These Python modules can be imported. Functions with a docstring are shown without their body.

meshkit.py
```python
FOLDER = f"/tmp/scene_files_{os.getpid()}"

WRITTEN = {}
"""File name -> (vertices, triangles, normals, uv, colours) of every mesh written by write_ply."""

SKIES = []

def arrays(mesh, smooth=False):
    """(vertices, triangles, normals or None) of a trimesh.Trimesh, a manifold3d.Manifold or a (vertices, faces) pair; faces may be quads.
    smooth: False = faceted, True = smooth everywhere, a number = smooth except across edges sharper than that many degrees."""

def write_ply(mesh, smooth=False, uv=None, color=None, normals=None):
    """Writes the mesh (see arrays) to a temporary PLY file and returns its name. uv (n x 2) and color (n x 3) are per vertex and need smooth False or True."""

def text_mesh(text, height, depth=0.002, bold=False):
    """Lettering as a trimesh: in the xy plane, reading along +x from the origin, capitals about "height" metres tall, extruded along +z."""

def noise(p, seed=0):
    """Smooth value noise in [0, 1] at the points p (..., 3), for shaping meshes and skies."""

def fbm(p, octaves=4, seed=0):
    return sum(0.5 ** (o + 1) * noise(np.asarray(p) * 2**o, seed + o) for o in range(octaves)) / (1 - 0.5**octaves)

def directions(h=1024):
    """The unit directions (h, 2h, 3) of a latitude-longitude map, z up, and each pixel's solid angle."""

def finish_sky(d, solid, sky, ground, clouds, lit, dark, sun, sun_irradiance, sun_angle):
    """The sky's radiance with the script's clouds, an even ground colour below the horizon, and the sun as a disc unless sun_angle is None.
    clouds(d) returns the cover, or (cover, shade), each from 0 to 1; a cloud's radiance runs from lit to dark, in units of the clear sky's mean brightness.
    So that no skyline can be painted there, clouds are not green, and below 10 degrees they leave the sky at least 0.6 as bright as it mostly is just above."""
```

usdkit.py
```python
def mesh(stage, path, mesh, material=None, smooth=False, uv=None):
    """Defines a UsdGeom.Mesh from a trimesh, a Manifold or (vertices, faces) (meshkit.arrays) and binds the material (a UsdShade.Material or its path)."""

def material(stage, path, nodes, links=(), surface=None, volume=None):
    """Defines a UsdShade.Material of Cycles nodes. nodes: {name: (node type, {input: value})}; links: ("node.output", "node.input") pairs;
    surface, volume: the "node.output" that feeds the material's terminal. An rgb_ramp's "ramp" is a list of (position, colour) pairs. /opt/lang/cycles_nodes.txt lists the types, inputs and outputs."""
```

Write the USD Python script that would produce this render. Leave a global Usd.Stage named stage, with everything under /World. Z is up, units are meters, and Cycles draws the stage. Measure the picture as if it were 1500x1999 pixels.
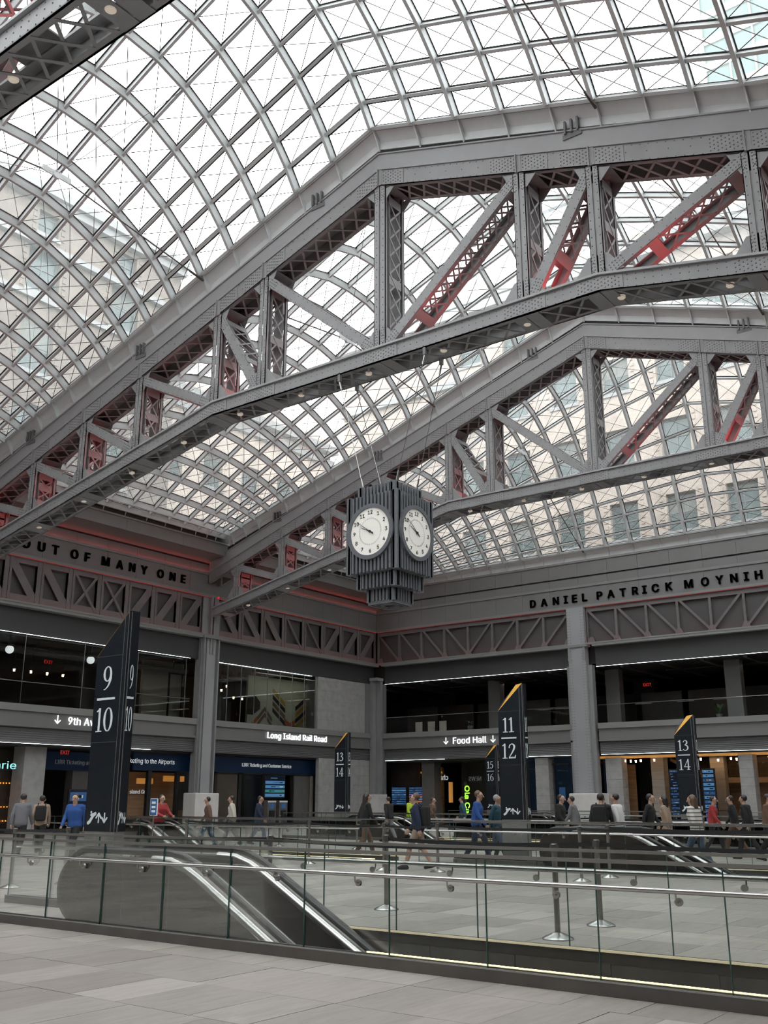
import math, random
import numpy as np, trimesh, manifold3d as m3, shapely.geometry as sg, shapely.affinity as sa, shapely.ops as so
import usdkit, meshkit
from pxr import Usd, UsdGeom, UsdLux, UsdShade, Gf, Sdf, Vt

stage = Usd.Stage.CreateInMemory()
UsdGeom.SetStageUpAxis(stage, UsdGeom.Tokens.z); UsdGeom.SetStageMetersPerUnit(stage, 1.0)
world = UsdGeom.Xform.Define(stage, '/World'); stage.SetDefaultPrim(world.GetPrim())
UsdGeom.Scope.Define(stage, '/World/Looks')
rng = random.Random(7)

# ------------------------------------------------------------------ camera, sky, exposure
CAM = np.array([41.96, -54.979, 1.49]); FPX = 1934.96; YAW, PITCH = 0.6436, 0.2838
_f = np.array([-math.sin(YAW)*math.cos(PITCH), math.cos(YAW)*math.cos(PITCH), math.sin(PITCH)])
_r = np.array([math.cos(YAW), math.sin(YAW), 0.0]); _u = np.cross(_r, _f)
cam = UsdGeom.Camera.Define(stage, '/World/camera')
cam.CreateHorizontalApertureAttr(36.0); cam.CreateVerticalApertureAttr(36.0*1999/1500)
cam.CreateFocalLengthAttr(36.0*FPX/1500); cam.CreateClippingRangeAttr(Gf.Vec2f(0.05, 2000)); cam.CreateFStopAttr(0.0)
cam.CreateExposureAttr(0.0)
cam.AddTransformOp().Set(Gf.Matrix4d(*_r, 0, *_u, 0, *(-_f), 0, *CAM, 1))
SKY = 1.45
dome = UsdLux.DomeLight.Define(stage, '/World/overcast_sky'); dome.CreateColorAttr(Gf.Vec3f(0.97, 0.985, 1.0)); dome.CreateIntensityAttr(SKY)

def project(P):
    d = np.asarray(P, float) - CAM
    z = d @ _f
    return np.stack([750 + FPX*(d @ _r)/np.maximum(z, 1e-6), 999.5 - FPX*(d @ _u)/np.maximum(z, 1e-6), z], -1)

# ------------------------------------------------------------------ materials
M = {}
def mat(name, color, rough=0.5, metal=0.0, spec=0.5, noise=0.0, scale=3.0, bump=0.0, bscale=30.0, emit=None, es=0.0, stretch=(1, 1, 1), coat=0.0):
    nodes = {'p': ('principled_bsdf', {'base_color': color, 'roughness': rough, 'metallic': metal, 'specular_ior_level': spec, 'coat_weight': coat})}
    links = []
    if emit is not None:
        nodes['p'][1].update(emission_color=emit, emission_strength=es)
    if noise or bump:
        nodes['g'] = ('geometry', {}); nodes['mp'] = ('mapping', {'scale': stretch}); links.append(('g.position', 'mp.vector'))
    if noise:
        c = np.array(color)
        nodes['n'] = ('noise_texture', {'scale': scale, 'detail': 4.0, 'roughness': 0.6})
        nodes['r'] = ('rgb_ramp', {'ramp': [(0.3, tuple(np.clip(c*(1-noise), 0, 1))), (0.7, tuple(np.clip(c*(1+noise), 0, 1)))]})
        links += [('mp.vector', 'n.vector'), ('n.fac', 'r.fac'), ('r.color', 'p.base_color')]
    if bump:
        nodes['nb'] = ('noise_texture', {'scale': bscale, 'detail': 3.0}); nodes['b'] = ('bump', {'strength': bump, 'distance': 0.01})
        links += [('mp.vector', 'nb.vector'), ('nb.fac', 'b.height'), ('b.normal', 'p.normal')]
    M[name] = usdkit.material(stage, f'/World/Looks/{name}', nodes, links, surface='p.BSDF'); return M[name]

mat('steel', (0.25, 0.25, 0.254), 0.42, noise=0.07, scale=1.5, spec=0.45)
mat('steel_smooth', (0.31, 0.312, 0.318), 0.38, noise=0.05, scale=0.8)
mat('steel_rivet', (0.16, 0.16, 0.165), 0.5)
mat('dark_gap', (0.03, 0.03, 0.03), 0.7)
mat('rib_paint', (0.47, 0.49, 0.49), 0.4)
mat('curb_paint', (0.64, 0.665, 0.67), 0.45, noise=0.04)
mat('gasket', (0.035, 0.035, 0.037), 0.6)
mat('cable', (0.12, 0.11, 0.105), 0.4, metal=0.6)
mat('wall_paint', (0.178, 0.175, 0.173), 0.5, noise=0.05, scale=0.7)
mat('wall_dark', (0.05, 0.05, 0.052), 0.5)
mat('ledge_paint', (0.22, 0.22, 0.215), 0.45)
mat('soffit_paint', (0.16, 0.155, 0.15), 0.6)
mat('lattice_paint', (0.15, 0.135, 0.135), 0.5, noise=0.08, scale=1.2)
mat('lattice_back', (0.075, 0.07, 0.07), 0.6)
mat('letter_black', (0.006, 0.006, 0.006), 0.65, spec=0.2)
mat('stone', (0.33, 0.325, 0.315), 0.6, noise=0.12, scale=2.5)
mat('stone_warm', (0.34, 0.31, 0.27), 0.6, noise=0.12, scale=2.0, stretch=(0.3, 0.3, 3))
mat('block_white', (0.62, 0.6, 0.58), 0.5, noise=0.05)
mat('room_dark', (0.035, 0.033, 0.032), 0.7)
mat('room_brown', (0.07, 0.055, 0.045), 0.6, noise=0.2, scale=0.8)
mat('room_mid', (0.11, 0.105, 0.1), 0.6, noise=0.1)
mat('room_beige', (0.26, 0.22, 0.18), 0.6)
mat('mural_pale', (0.42, 0.43, 0.33), 0.6)
mat('chev_dark', (0.03, 0.02, 0.02), 0.6); mat('chev_brown', (0.16, 0.1, 0.07), 0.6); mat('chev_orange', (0.5, 0.1, 0.03), 0.6); mat('chev_gold', (0.4, 0.24, 0.04), 0.6)
mat('navy_sign', (0.008, 0.02, 0.05), 0.25, emit=(0.01, 0.035, 0.09), es=0.05)
mat('pylon_navy', (0.011, 0.014, 0.019), 0.28, spec=0.4)
mat('pylon_side', (0.05, 0.055, 0.06), 0.15, metal=0.8)
mat('pylon_base', (0.24, 0.23, 0.22), 0.35, metal=0.2, noise=0.08)
mat('yellow', (0.8, 0.42, 0.05), 0.45)
mat('print_white', (0.72, 0.78, 0.8), 0.5)
mat('steel_edge', (0.45, 0.45, 0.45), 0.3, metal=0.9)
mat('stainless', (0.5, 0.49, 0.475), 0.24, metal=1.0)
mat('brushed', (0.3, 0.28, 0.26), 0.33, metal=0.9, noise=0.12, scale=2.0)
mat('curb_metal', (0.17, 0.16, 0.15), 0.35, metal=0.85, noise=0.1)
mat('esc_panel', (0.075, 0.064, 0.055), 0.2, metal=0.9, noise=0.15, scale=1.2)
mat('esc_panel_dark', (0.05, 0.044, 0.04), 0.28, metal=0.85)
mat('rubber', (0.015, 0.015, 0.016), 0.28)
mat('step_metal', (0.12, 0.12, 0.12), 0.4, metal=0.8)
mat('belt', (0.008, 0.008, 0.009), 0.7)
mat('clock_metal', (0.115, 0.122, 0.135), 0.45)
mat('dial', (0.78, 0.76, 0.7), 0.5, emit=(1, 0.97, 0.9), es=0.1)
mat('ink', (0.012, 0.012, 0.012), 0.5)
mat('facade_stone', (0.31, 0.315, 0.315), 0.8, noise=0.08)
mat('window_frame', (0.16, 0.18, 0.18), 0.6)
mat('window_glass', (0.1, 0.135, 0.135), 0.12, noise=0.25, scale=0.35)
mat('blind', (0.2, 0.215, 0.2), 0.7)
mat('unseen_roof_deck', (0.55, 0.55, 0.54), 0.8)  # pale tone chosen to bounce sky light onto the lower facades
mat('tower_glass', (0.15, 0.22, 0.21), 0.3); mat('tower_band', (0.31, 0.32, 0.3), 0.6)
mat('roof_metal', (0.45, 0.48, 0.49), 0.5)
mat('strip_white', (0.8, 0.8, 0.8), 0.5, emit=(0.9, 0.97, 1.0), es=1.6)
mat('strip_warm', (0.8, 0.7, 0.5), 0.5, emit=(1.0, 0.78, 0.42), es=1.6)
mat('strip_faint', (0.8, 0.7, 0.5), 0.5, emit=(1.0, 0.78, 0.42), es=0.12)
mat('sign_white', (0.9, 0.9, 0.9), 0.5, emit=(0.93, 0.97, 1.0), es=0.95)
mat('sign_soft', (0.6, 0.6, 0.6), 0.5, emit=(0.93, 0.97, 1.0), es=0.35)
mat('sign_dim', (0.1, 0.1, 0.1), 0.5, emit=(0.93, 0.97, 1.0), es=0.06)
mat('sign_cyan', (0.2, 0.7, 0.7), 0.5, emit=(0.35, 0.95, 0.95), es=0.8)
mat('sign_green', (0.2, 0.8, 0.1), 0.5, emit=(0.35, 1.0, 0.04), es=1.5)
mat('sign_red', (0.6, 0.02, 0.02), 0.5, emit=(1.0, 0.03, 0.02), es=0.45)
mat('sign_orange', (0.8, 0.3, 0.05), 0.5, emit=(1.0, 0.32, 0.04), es=1.6)
mat('red_led', (0.5, 0.05, 0.05), 0.5, emit=(1.0, 0.045, 0.05), es=46.0)
mat('red_led_dim', (0.4, 0.05, 0.05), 0.5, emit=(1.0, 0.12, 0.1), es=0.16)
mat('red_led_low', (0.4, 0.05, 0.05), 0.5, emit=(1.0, 0.16, 0.13), es=2.6)
mat('red_led_soft', (0.5, 0.05, 0.05), 0.5, emit=(1.0, 0.08, 0.07), es=16.0)
mat('lamp_warm', (0.9, 0.8, 0.6), 0.5, emit=(1.0, 0.74, 0.45), es=6.0)
mat('lamp_soft', (0.7, 0.62, 0.54), 0.5, emit=(1.0, 0.85, 0.68), es=0.25)
mat('lamp_globe', (0.9, 0.9, 0.9), 0.5, emit=(0.95, 0.97, 1.0), es=0.75)
mat('screen_blue', (0.02, 0.04, 0.1), 0.3, emit=(0.08, 0.25, 0.6), es=0.2)
mat('screen_row', (0.02, 0.05, 0.1), 0.3, emit=(0.15, 0.42, 0.8), es=0.36)
mat('screen_purple', (0.05, 0.02, 0.1), 0.3, emit=(0.35, 0.18, 0.7), es=0.3)
mat('screen_orange', (0.1, 0.05, 0.02), 0.3, emit=(0.9, 0.28, 0.15), es=0.35)
mat('screen_teal', (0.02, 0.08, 0.08), 0.3, emit=(0.1, 0.5, 0.5), es=0.28)
mat('screen_dark', (0.01, 0.012, 0.018), 0.2, emit=(0.05, 0.1, 0.2), es=0.05)
mat('glowing_soffit', (0.5, 0.28, 0.1), 0.5, emit=(1.0, 0.42, 0.08), es=0.3)
mat('wood_warm', (0.36, 0.22, 0.12), 0.5, noise=0.25, scale=1.5, stretch=(0.3, 0.3, 5))
mat('plant_green', (0.03, 0.06, 0.02), 0.6)
mat('skin', (0.42, 0.26, 0.19), 0.5)
mat('skin_deep', (0.16, 0.085, 0.055), 0.5)
mat('hair_dark', (0.02, 0.014, 0.011), 0.5); mat('hair_brown', (0.1, 0.06, 0.035), 0.5); mat('hair_grey', (0.3, 0.29, 0.28), 0.6)
for n_, c_ in dict(navy=(0.012, 0.02, 0.05), black=(0.012, 0.012, 0.013), blue=(0.02, 0.075, 0.26), teal=(0.02, 0.07, 0.1), white=(0.6, 0.6, 0.58), cream=(0.5, 0.46, 0.4), grey=(0.14, 0.14, 0.15),
                   jeans=(0.06, 0.09, 0.15), khaki=(0.25, 0.2, 0.15), red=(0.3, 0.03, 0.03), lime=(0.35, 0.5, 0.03), brown=(0.12, 0.07, 0.045), pink=(0.6, 0.15, 0.3), tan=(0.3, 0.22, 0.16)).items():
    mat('cloth_'+n_, c_, 0.85)
M['cloth_stripe'] = usdkit.material(stage, '/World/Looks/cloth_stripe', {
    'g': ('geometry', {}), 's': ('separate_xyz', {}), 'm': ('math', {'math_type': 'multiply', 'value2': 12.0}), 'f': ('math', {'math_type': 'fraction'}),
    't': ('math', {'math_type': 'greater_than', 'value2': 0.72}), 'x': ('mix', {'color1': (0.62, 0.6, 0.56), 'color2': (0.1, 0.09, 0.09)}), 'p': ('principled_bsdf', {'roughness': 0.85})},
    [('g.position', 's.vector'), ('s.z', 'm.value1'), ('m.value', 'f.value1'), ('f.value', 't.value1'), ('t.value', 'x.fac'), ('x.color', 'p.base_color')], surface='p.BSDF')
# floor stone: a few tones, fine veins running across the slabs
def floor_mat(name, c):
    c = np.array(c)
    return usdkit.material(stage, f'/World/Looks/{name}', {
        'g': ('geometry', {}), 'mp': ('mapping', {'scale': (5.5, 0.9, 1), 'rotation': (0, 0, 0.18)}), 'n': ('noise_texture', {'scale': 2.2, 'detail': 7.0, 'roughness': 0.65, 'distortion': 0.6}),
        'r': ('rgb_ramp', {'ramp': [(0.25, tuple(c*0.8)), (0.5, tuple(c)), (0.75, tuple(np.clip(c*1.16, 0, 1)))]}),
        'mp2': ('mapping', {'scale': (1.1, 0.5, 1), 'rotation': (0, 0, 0.5)}), 'n2': ('noise_texture', {'scale': 3.0, 'detail': 3.0, 'distortion': 1.6}),
        'v': ('rgb_ramp', {'ramp': [(0.0, (0, 0, 0)), (0.497, (0, 0, 0)), (0.5, (0.3, 0.3, 0.3)), (0.503, (0, 0, 0)), (1.0, (0, 0, 0))]}),
        'n3': ('noise_texture', {'scale': 0.9}), 'v3': ('rgb_ramp', {'ramp': [(0.55, (0, 0, 0)), (0.68, (1, 1, 1))]}), 'vm': ('mix', {'mix_type': 'multiply', 'fac': 1.0}),
        'x': ('mix', {'mix_type': 'add', 'fac': 0.5}), 'p': ('principled_bsdf', {'roughness': 0.4, 'specular_ior_level': 0.4})},
        [('g.position', 'mp.vector'), ('mp.vector', 'n.vector'), ('n.fac', 'r.fac'), ('g.position', 'mp2.vector'), ('mp2.vector', 'n2.vector'), ('n2.fac', 'v.fac'), ('g.position', 'n3.vector'), ('n3.fac', 'v3.fac'),
         ('v.color', 'vm.color1'), ('v3.color', 'vm.color2'), ('r.color', 'x.color1'), ('vm.color', 'x.color2'), ('x.color', 'p.base_color')], surface='p.BSDF')
TILE = []
for k, c in enumerate([(0.346, 0.31, 0.282), (0.307, 0.279, 0.256), (0.397, 0.361, 0.33), (0.335, 0.307, 0.284), (0.282, 0.251, 0.23)]):
    M[f'tile_{k}'] = floor_mat(f'tile_{k}', c); TILE.append(f'tile_{k}')
mat('grout', (0.1, 0.095, 0.09), 0.8)
def pane_mat(name, tint, glossw, haze=0.0, hcol=(0.8, 0.85, 0.85)):
    nodes = {'t': ('transparent_bsdf', {'color': tint}), 'g': ('glossy_bsdf', {'color': (1, 1, 1), 'roughness': 0.02}), 'f': ('fresnel', {'IOR': 1.45}),
             'k': ('math', {'math_type': 'multiply', 'value2': glossw}), 'm': ('mix_closure', {})}
    links = [('f.fac', 'k.value1'), ('k.value', 'm.fac'), ('t.BSDF', 'm.closure1'), ('g.BSDF', 'm.closure2')]
    top = 'm.closure'
    if haze:
        nodes['h'] = ('translucent_bsdf', {'color': hcol}); nodes['m2'] = ('mix_closure', {'fac': haze}); links += [('m.closure', 'm2.closure1'), ('h.BSDF', 'm2.closure2')]; top = 'm2.closure'
    M[name] = usdkit.material(stage, f'/World/Looks/{name}', nodes, links, surface=top)
pane_mat('roof_glass', (0.96, 0.97, 0.967), 0.25, 0.05)
pane_mat('rail_glass', (0.965, 0.982, 0.975), 0.3)
pane_mat('shop_glass', (0.86, 0.88, 0.87), 0.35)
mat('glass_edge', (0.04, 0.1, 0.09), 0.15)
# facade brick and corrugated panel
for bn_, bk_ in (('brick', 1.0), ('brick_darkened', .52), ('brick_brightened', 1.4)):  # light put into colour: left facade copy darkened, court wing copy brightened
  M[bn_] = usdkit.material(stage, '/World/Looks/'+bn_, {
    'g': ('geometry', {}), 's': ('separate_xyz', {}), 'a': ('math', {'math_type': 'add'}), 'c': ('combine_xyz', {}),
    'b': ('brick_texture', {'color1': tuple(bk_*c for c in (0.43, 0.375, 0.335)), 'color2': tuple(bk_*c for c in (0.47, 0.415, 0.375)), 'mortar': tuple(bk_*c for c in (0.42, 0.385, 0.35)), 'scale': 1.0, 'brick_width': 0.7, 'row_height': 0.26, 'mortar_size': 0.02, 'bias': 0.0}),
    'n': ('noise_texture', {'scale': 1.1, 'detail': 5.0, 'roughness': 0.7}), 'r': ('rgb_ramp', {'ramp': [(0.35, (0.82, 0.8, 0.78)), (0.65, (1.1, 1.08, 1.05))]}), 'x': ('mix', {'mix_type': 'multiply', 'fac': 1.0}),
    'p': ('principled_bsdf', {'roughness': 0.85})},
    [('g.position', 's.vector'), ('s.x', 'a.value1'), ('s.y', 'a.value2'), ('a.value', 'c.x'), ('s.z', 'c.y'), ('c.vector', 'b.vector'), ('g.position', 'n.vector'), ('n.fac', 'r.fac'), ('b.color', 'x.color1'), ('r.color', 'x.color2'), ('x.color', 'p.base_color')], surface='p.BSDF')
M['corrugated'] = usdkit.material(stage, '/World/Looks/corrugated', {
    'g': ('geometry', {}), 's': ('separate_xyz', {}), 'c': ('combine_xyz', {}), 'w': ('wave_texture', {'bands_direction': 'x', 'scale': 3.2}), 'b': ('bump', {'strength': 0.9, 'distance': 0.03}), 'p': ('principled_bsdf', {'base_color': (0.11, 0.11, 0.112), 'roughness': 0.5})},
    [('g.position', 's.vector'), ('s.z', 'c.x'), ('c.vector', 'w.vector'), ('w.fac', 'b.height'), ('b.normal', 'p.normal')], surface='p.BSDF')

# ------------------------------------------------------------------ helpers: names, things, meshes
_count = {}
def numbered(parent, name):
    k = (parent, name); n = _count.get(k, 0); _count[k] = n + 1
    return f'{parent}/{name}' if n == 0 else f'{parent}/{name}_{n:03d}'
def ppath(parent):
    if parent is None: return '/World'
    return str(parent.GetPath())
def tag(o, label=None, cat=None, group=None, kind=None):
    o = o.GetPrim() if hasattr(o, 'GetPrim') else o
    for k, v in (('label', label), ('category', cat), ('group', group), ('kind', kind)):
        if v: o.SetCustomDataByKey(k, v)
    return o
def xform(name, loc=(0, 0, 0), rotz=0.0, parent=None):
    x = UsdGeom.Xform.Define(stage, numbered(ppath(parent), name))
    x.AddTranslateOp().Set(Gf.Vec3d(*map(float, loc)))
    if rotz: x.AddRotateZOp().Set(float(rotz))
    return x.GetPrim()
def thing(name, label, cat, loc=(0, 0, 0), rotz=0.0, group=None, kind=None):
    return tag(xform(name, loc, rotz), label, cat, group, kind)
def copy(src, loc, rotz=0.0, label=None, group=None):
    was = src.GetCustomData()
    base = src.GetName()
    if base[-4:-3] == '_' and base[-3:].isdigit(): base = base[:-4]
    r = thing(base, label or was.get('label'), was.get('category'), loc, rotz, group or was.get('group'), was.get('kind'))
    r.GetReferences().AddInternalReference(src.GetPath()); r.SetInstanceable(True)
    return r

BOXF = np.array([[0, 2, 1], [0, 3, 2], [4, 5, 6], [4, 6, 7], [0, 1, 5], [0, 5, 4], [1, 2, 6], [1, 6, 5], [2, 3, 7], [2, 7, 6], [3, 0, 4], [3, 4, 7]])
class MB:
    def __init__(s): s.v, s.f, s.n = [], [], 0
    def raw(s, v, f):
        v = np.asarray(v, float).reshape(-1, 3); f = np.asarray(f, int).reshape(-1, 3)
        s.v.append(v); s.f.append(f + s.n); s.n += len(v); return s
    def hexa(s, p): return s.raw(p, BOXF)          # 4 bottom then 4 top corners
    def box(s, lo, hi):
        x0, y0, z0 = lo; x1, y1, z1 = hi
        return s.raw([(x0, y0, z0), (x1, y0, z0), (x1, y1, z0), (x0, y1, z0), (x0, y0, z1), (x1, y0, z1), (x1, y1, z1), (x0, y1, z1)], BOXF)
    def beam(s, p0, p1, w, h, up=(0, 0, 1), oh=0.0):   # w across, h along up; oh shifts along up
        p0, p1 = np.array(p0, float), np.array(p1, float); d = p1 - p0; d /= np.linalg.norm(d)
        a = np.cross(d, up); a /= np.linalg.norm(a); b = np.cross(a, d)
        a *= w/2; lo, hi = b*(oh - h/2), b*(oh + h/2)
        return s.raw([p0-a+lo, p0+a+lo, p1+a+lo, p1-a+lo, p0-a+hi, p0+a+hi, p1+a+hi, p1-a+hi], BOXF)
    def add(s, m, T=None):
        v, f, _ = meshkit.arrays(m)
        if T is not None: v = v @ np.asarray(T)[:3, :3].T + np.asarray(T)[:3, 3]
        return s.raw(v, f)
    def prism(s, poly, T, depth):                  # shapely polygon extruded 0..depth, then T (4x4)
        for g in getattr(poly, 'geoms', [poly]):
            if g.is_empty or g.area < 1e-9: continue
            s.add(trimesh.creation.extrude_polygon(g, depth, engine='earcut'), T)
        return s
    def tube(s, path, r, n=8, closed=False):
        P = np.asarray(path, float); m = len(P)
        t = np.gradient(P, axis=0) if not closed else np.roll(P, -1, 0) - np.roll(P, 1, 0)
        t /= np.linalg.norm(t, axis=1, keepdims=True)
        ref = np.array([0, 0, 1.0]) if abs(t[:, 2]).max() < 0.95 else np.array([0.03, 1.0, 0.05])
        a = np.cross(t, ref); a /= np.linalg.norm(a, axis=1, keepdims=True); b = np.cross(a, t)
        ang = np.arange(n)*2*np.pi/n
        ring = P[:, None] + r*(np.cos(ang)[None, :, None]*a[:, None] + np.sin(ang)[None, :, None]*b[:, None])
        v = ring.reshape(-1, 3); f = []
        for i in range(m if closed else m-1):
            j = (i+1) % m
            for k in range(n):
                q = (k+1) % n; f += [(i*n+k, i*n+q, j*n+q), (i*n+k, j*n+q, j*n+k)]
        if not closed:
            v = np.vstack([v, P[0], P[-1]]); c0, c1 = m*n, m*n+1
            for k in range(n):
                q = (k+1) % n; f += [(c0, q, k), (c1, (m-1)*n+k, (m-1)*n+q)]
        return s.raw(v, f)
    def lathe(s, prof, c=(0, 0, 0), n=24, axis='z'):
        m = trimesh.creation.revolve(np.asarray(prof, float), sections=n)
        v = np.array(m.vertices)
        if axis == 'x': v = v[:, [2, 0, 1]]
        if axis == 'y': v = v[:, [1, 2, 0]]
        return s.raw(v + np.asarray(c), m.faces)
    def rivets(s, pts, nrm, r=0.028, h=0.02):
        pts = np.asarray(pts, float).reshape(-1, 3); nrm = np.asarray(nrm, float); nrm = nrm/np.linalg.norm(nrm)
        a = np.cross(nrm, (0.3, 0.2, 0.9)); a /= np.linalg.norm(a); b = np.cross(nrm, a)
        ang = np.arange(6)*np.pi/3
        ring = r*(np.cos(ang)[:, None]*a + np.sin(ang)[:, None]*b)
        v = np.concatenate([pts[:, None] + ring[None], pts[:, None] + ring[None]*0.55 + nrm*h], 1)   # 12 verts
        f = []
        for k in range(6):
            q = (k+1) % 6; f += [(k, q, 6+q), (k, 6+q, 6+k)]
        f += [(6, 7, 8), (6, 8, 9), (6, 9, 10), (6, 10, 11)]
        f = np.array(f)
        F = (f[None] + (np.arange(len(pts))*12)[:, None, None]).reshape(-1, 3)
        return s.raw(v.reshape(-1, 3), F)
    def arrays(s): return np.vstack(s.v), np.vstack(s.f)
    def build(s, name, material, parent=None, T=None, smooth=False, **kw):
        if not s.v: return None
        v, f = s.arrays()
        if T is not None:
            v, f = T(v, f)
        o = usdkit.mesh(stage, numbered(ppath(parent), name), (v, f), M[material], smooth=smooth).GetPrim()
        if kw: tag(o, **kw)
        return o
def tri2(p, up=1): return p
def LW(v, f):   # left wall local (s from the far corner, n into the hall, z) -> world
    v = np.asarray(v); return np.stack([v[:, 1], -v[:, 0], v[:, 2]], 1), f
def FW(v, f):   # far wall local (s from the left corner, n into the hall, z) -> world
    v = np.asarray(v); return np.stack([v[:, 0], -v[:, 1], v[:, 2]], 1), f[:, ::-1]
def mat4(x, y, z, o):
    T = np.eye(4); T[:3, 0], T[:3, 1], T[:3, 2], T[:3, 3] = x, y, z, o; return T
def T_left(y, z, x): return mat4((0, 1, 0), (0, 0, 1), (1, 0, 0), (x, y, z))     # text on the left wall, facing +x
def T_far(x, z, y): return mat4((1, 0, 0), (0, 0, 1), (0, -1, 0), (x, y, z))       # text on a wall facing -y
_txt = {}
def text(t, h, depth=0.02, bold=False):
    k = (t, h, depth, bold)
    if k not in _txt: _txt[k] = meshkit.text_mesh(t, h, depth, bold)
    return _txt[k]
def fit(m, width):     # scales lettering in x to a width
    m = m.copy(); b = m.bounds; s_ = width/(b[1][0]-b[0][0]); m.vertices[:, 0] = (m.vertices[:, 0]-b[0][0])*s_; return m

KX = 24.42

# ------------------------------------------------------------------ the glass roof: four vaults between the trusses
TF = {'near': -46.95, 'mid': -31.85, 'far': -16.2}; TD = 1.1
def edge_z(X):
    d = np.abs(np.asarray(X, float) - KX); return np.where(d < 12, 23.496 - .33*d - 1e-4*d**3, 19.363 - .295*(d-12))
def rise(X):
    return 3.863*(1 - np.clip(np.abs(np.asarray(X, float)-KX)/22.72, 0, 1)**2.12)
OFFL = [1.675, 3.342, 4.998, 6.602, 8.165, 9.649, 11.062, 12.4, 13.68, 14.9, 16.06, 17.18, 18.26, 19.32, 20.36, 21.36, 22.32, 22.72]
OFFR = [1.68, 3.361, 4.99, 6.56, 7.992, 9.42, 10.776, 12.08, 13.36, 14.6, 15.8, 16.96, 18.08, 19.18, 20.24, 21.28, 22.28, 22.72]
XS = np.array([KX - o for o in OFFL[::-1]] + [KX] + [KX + o for o in OFFR])
HALF = np.array([0, .0779, .1758, .2991, .4485, .6144, .7996, 1.0])
HRISE = np.array([0, .1879, .3744, .5622, .7261, .8754, .9748, 1.0])
FARY = np.array([-.3, -.55, -.98, -1.42, -1.92, -2.52, -3.2, -3.97, -4.78, -5.75, -6.85])
ZW = 16.35
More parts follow.
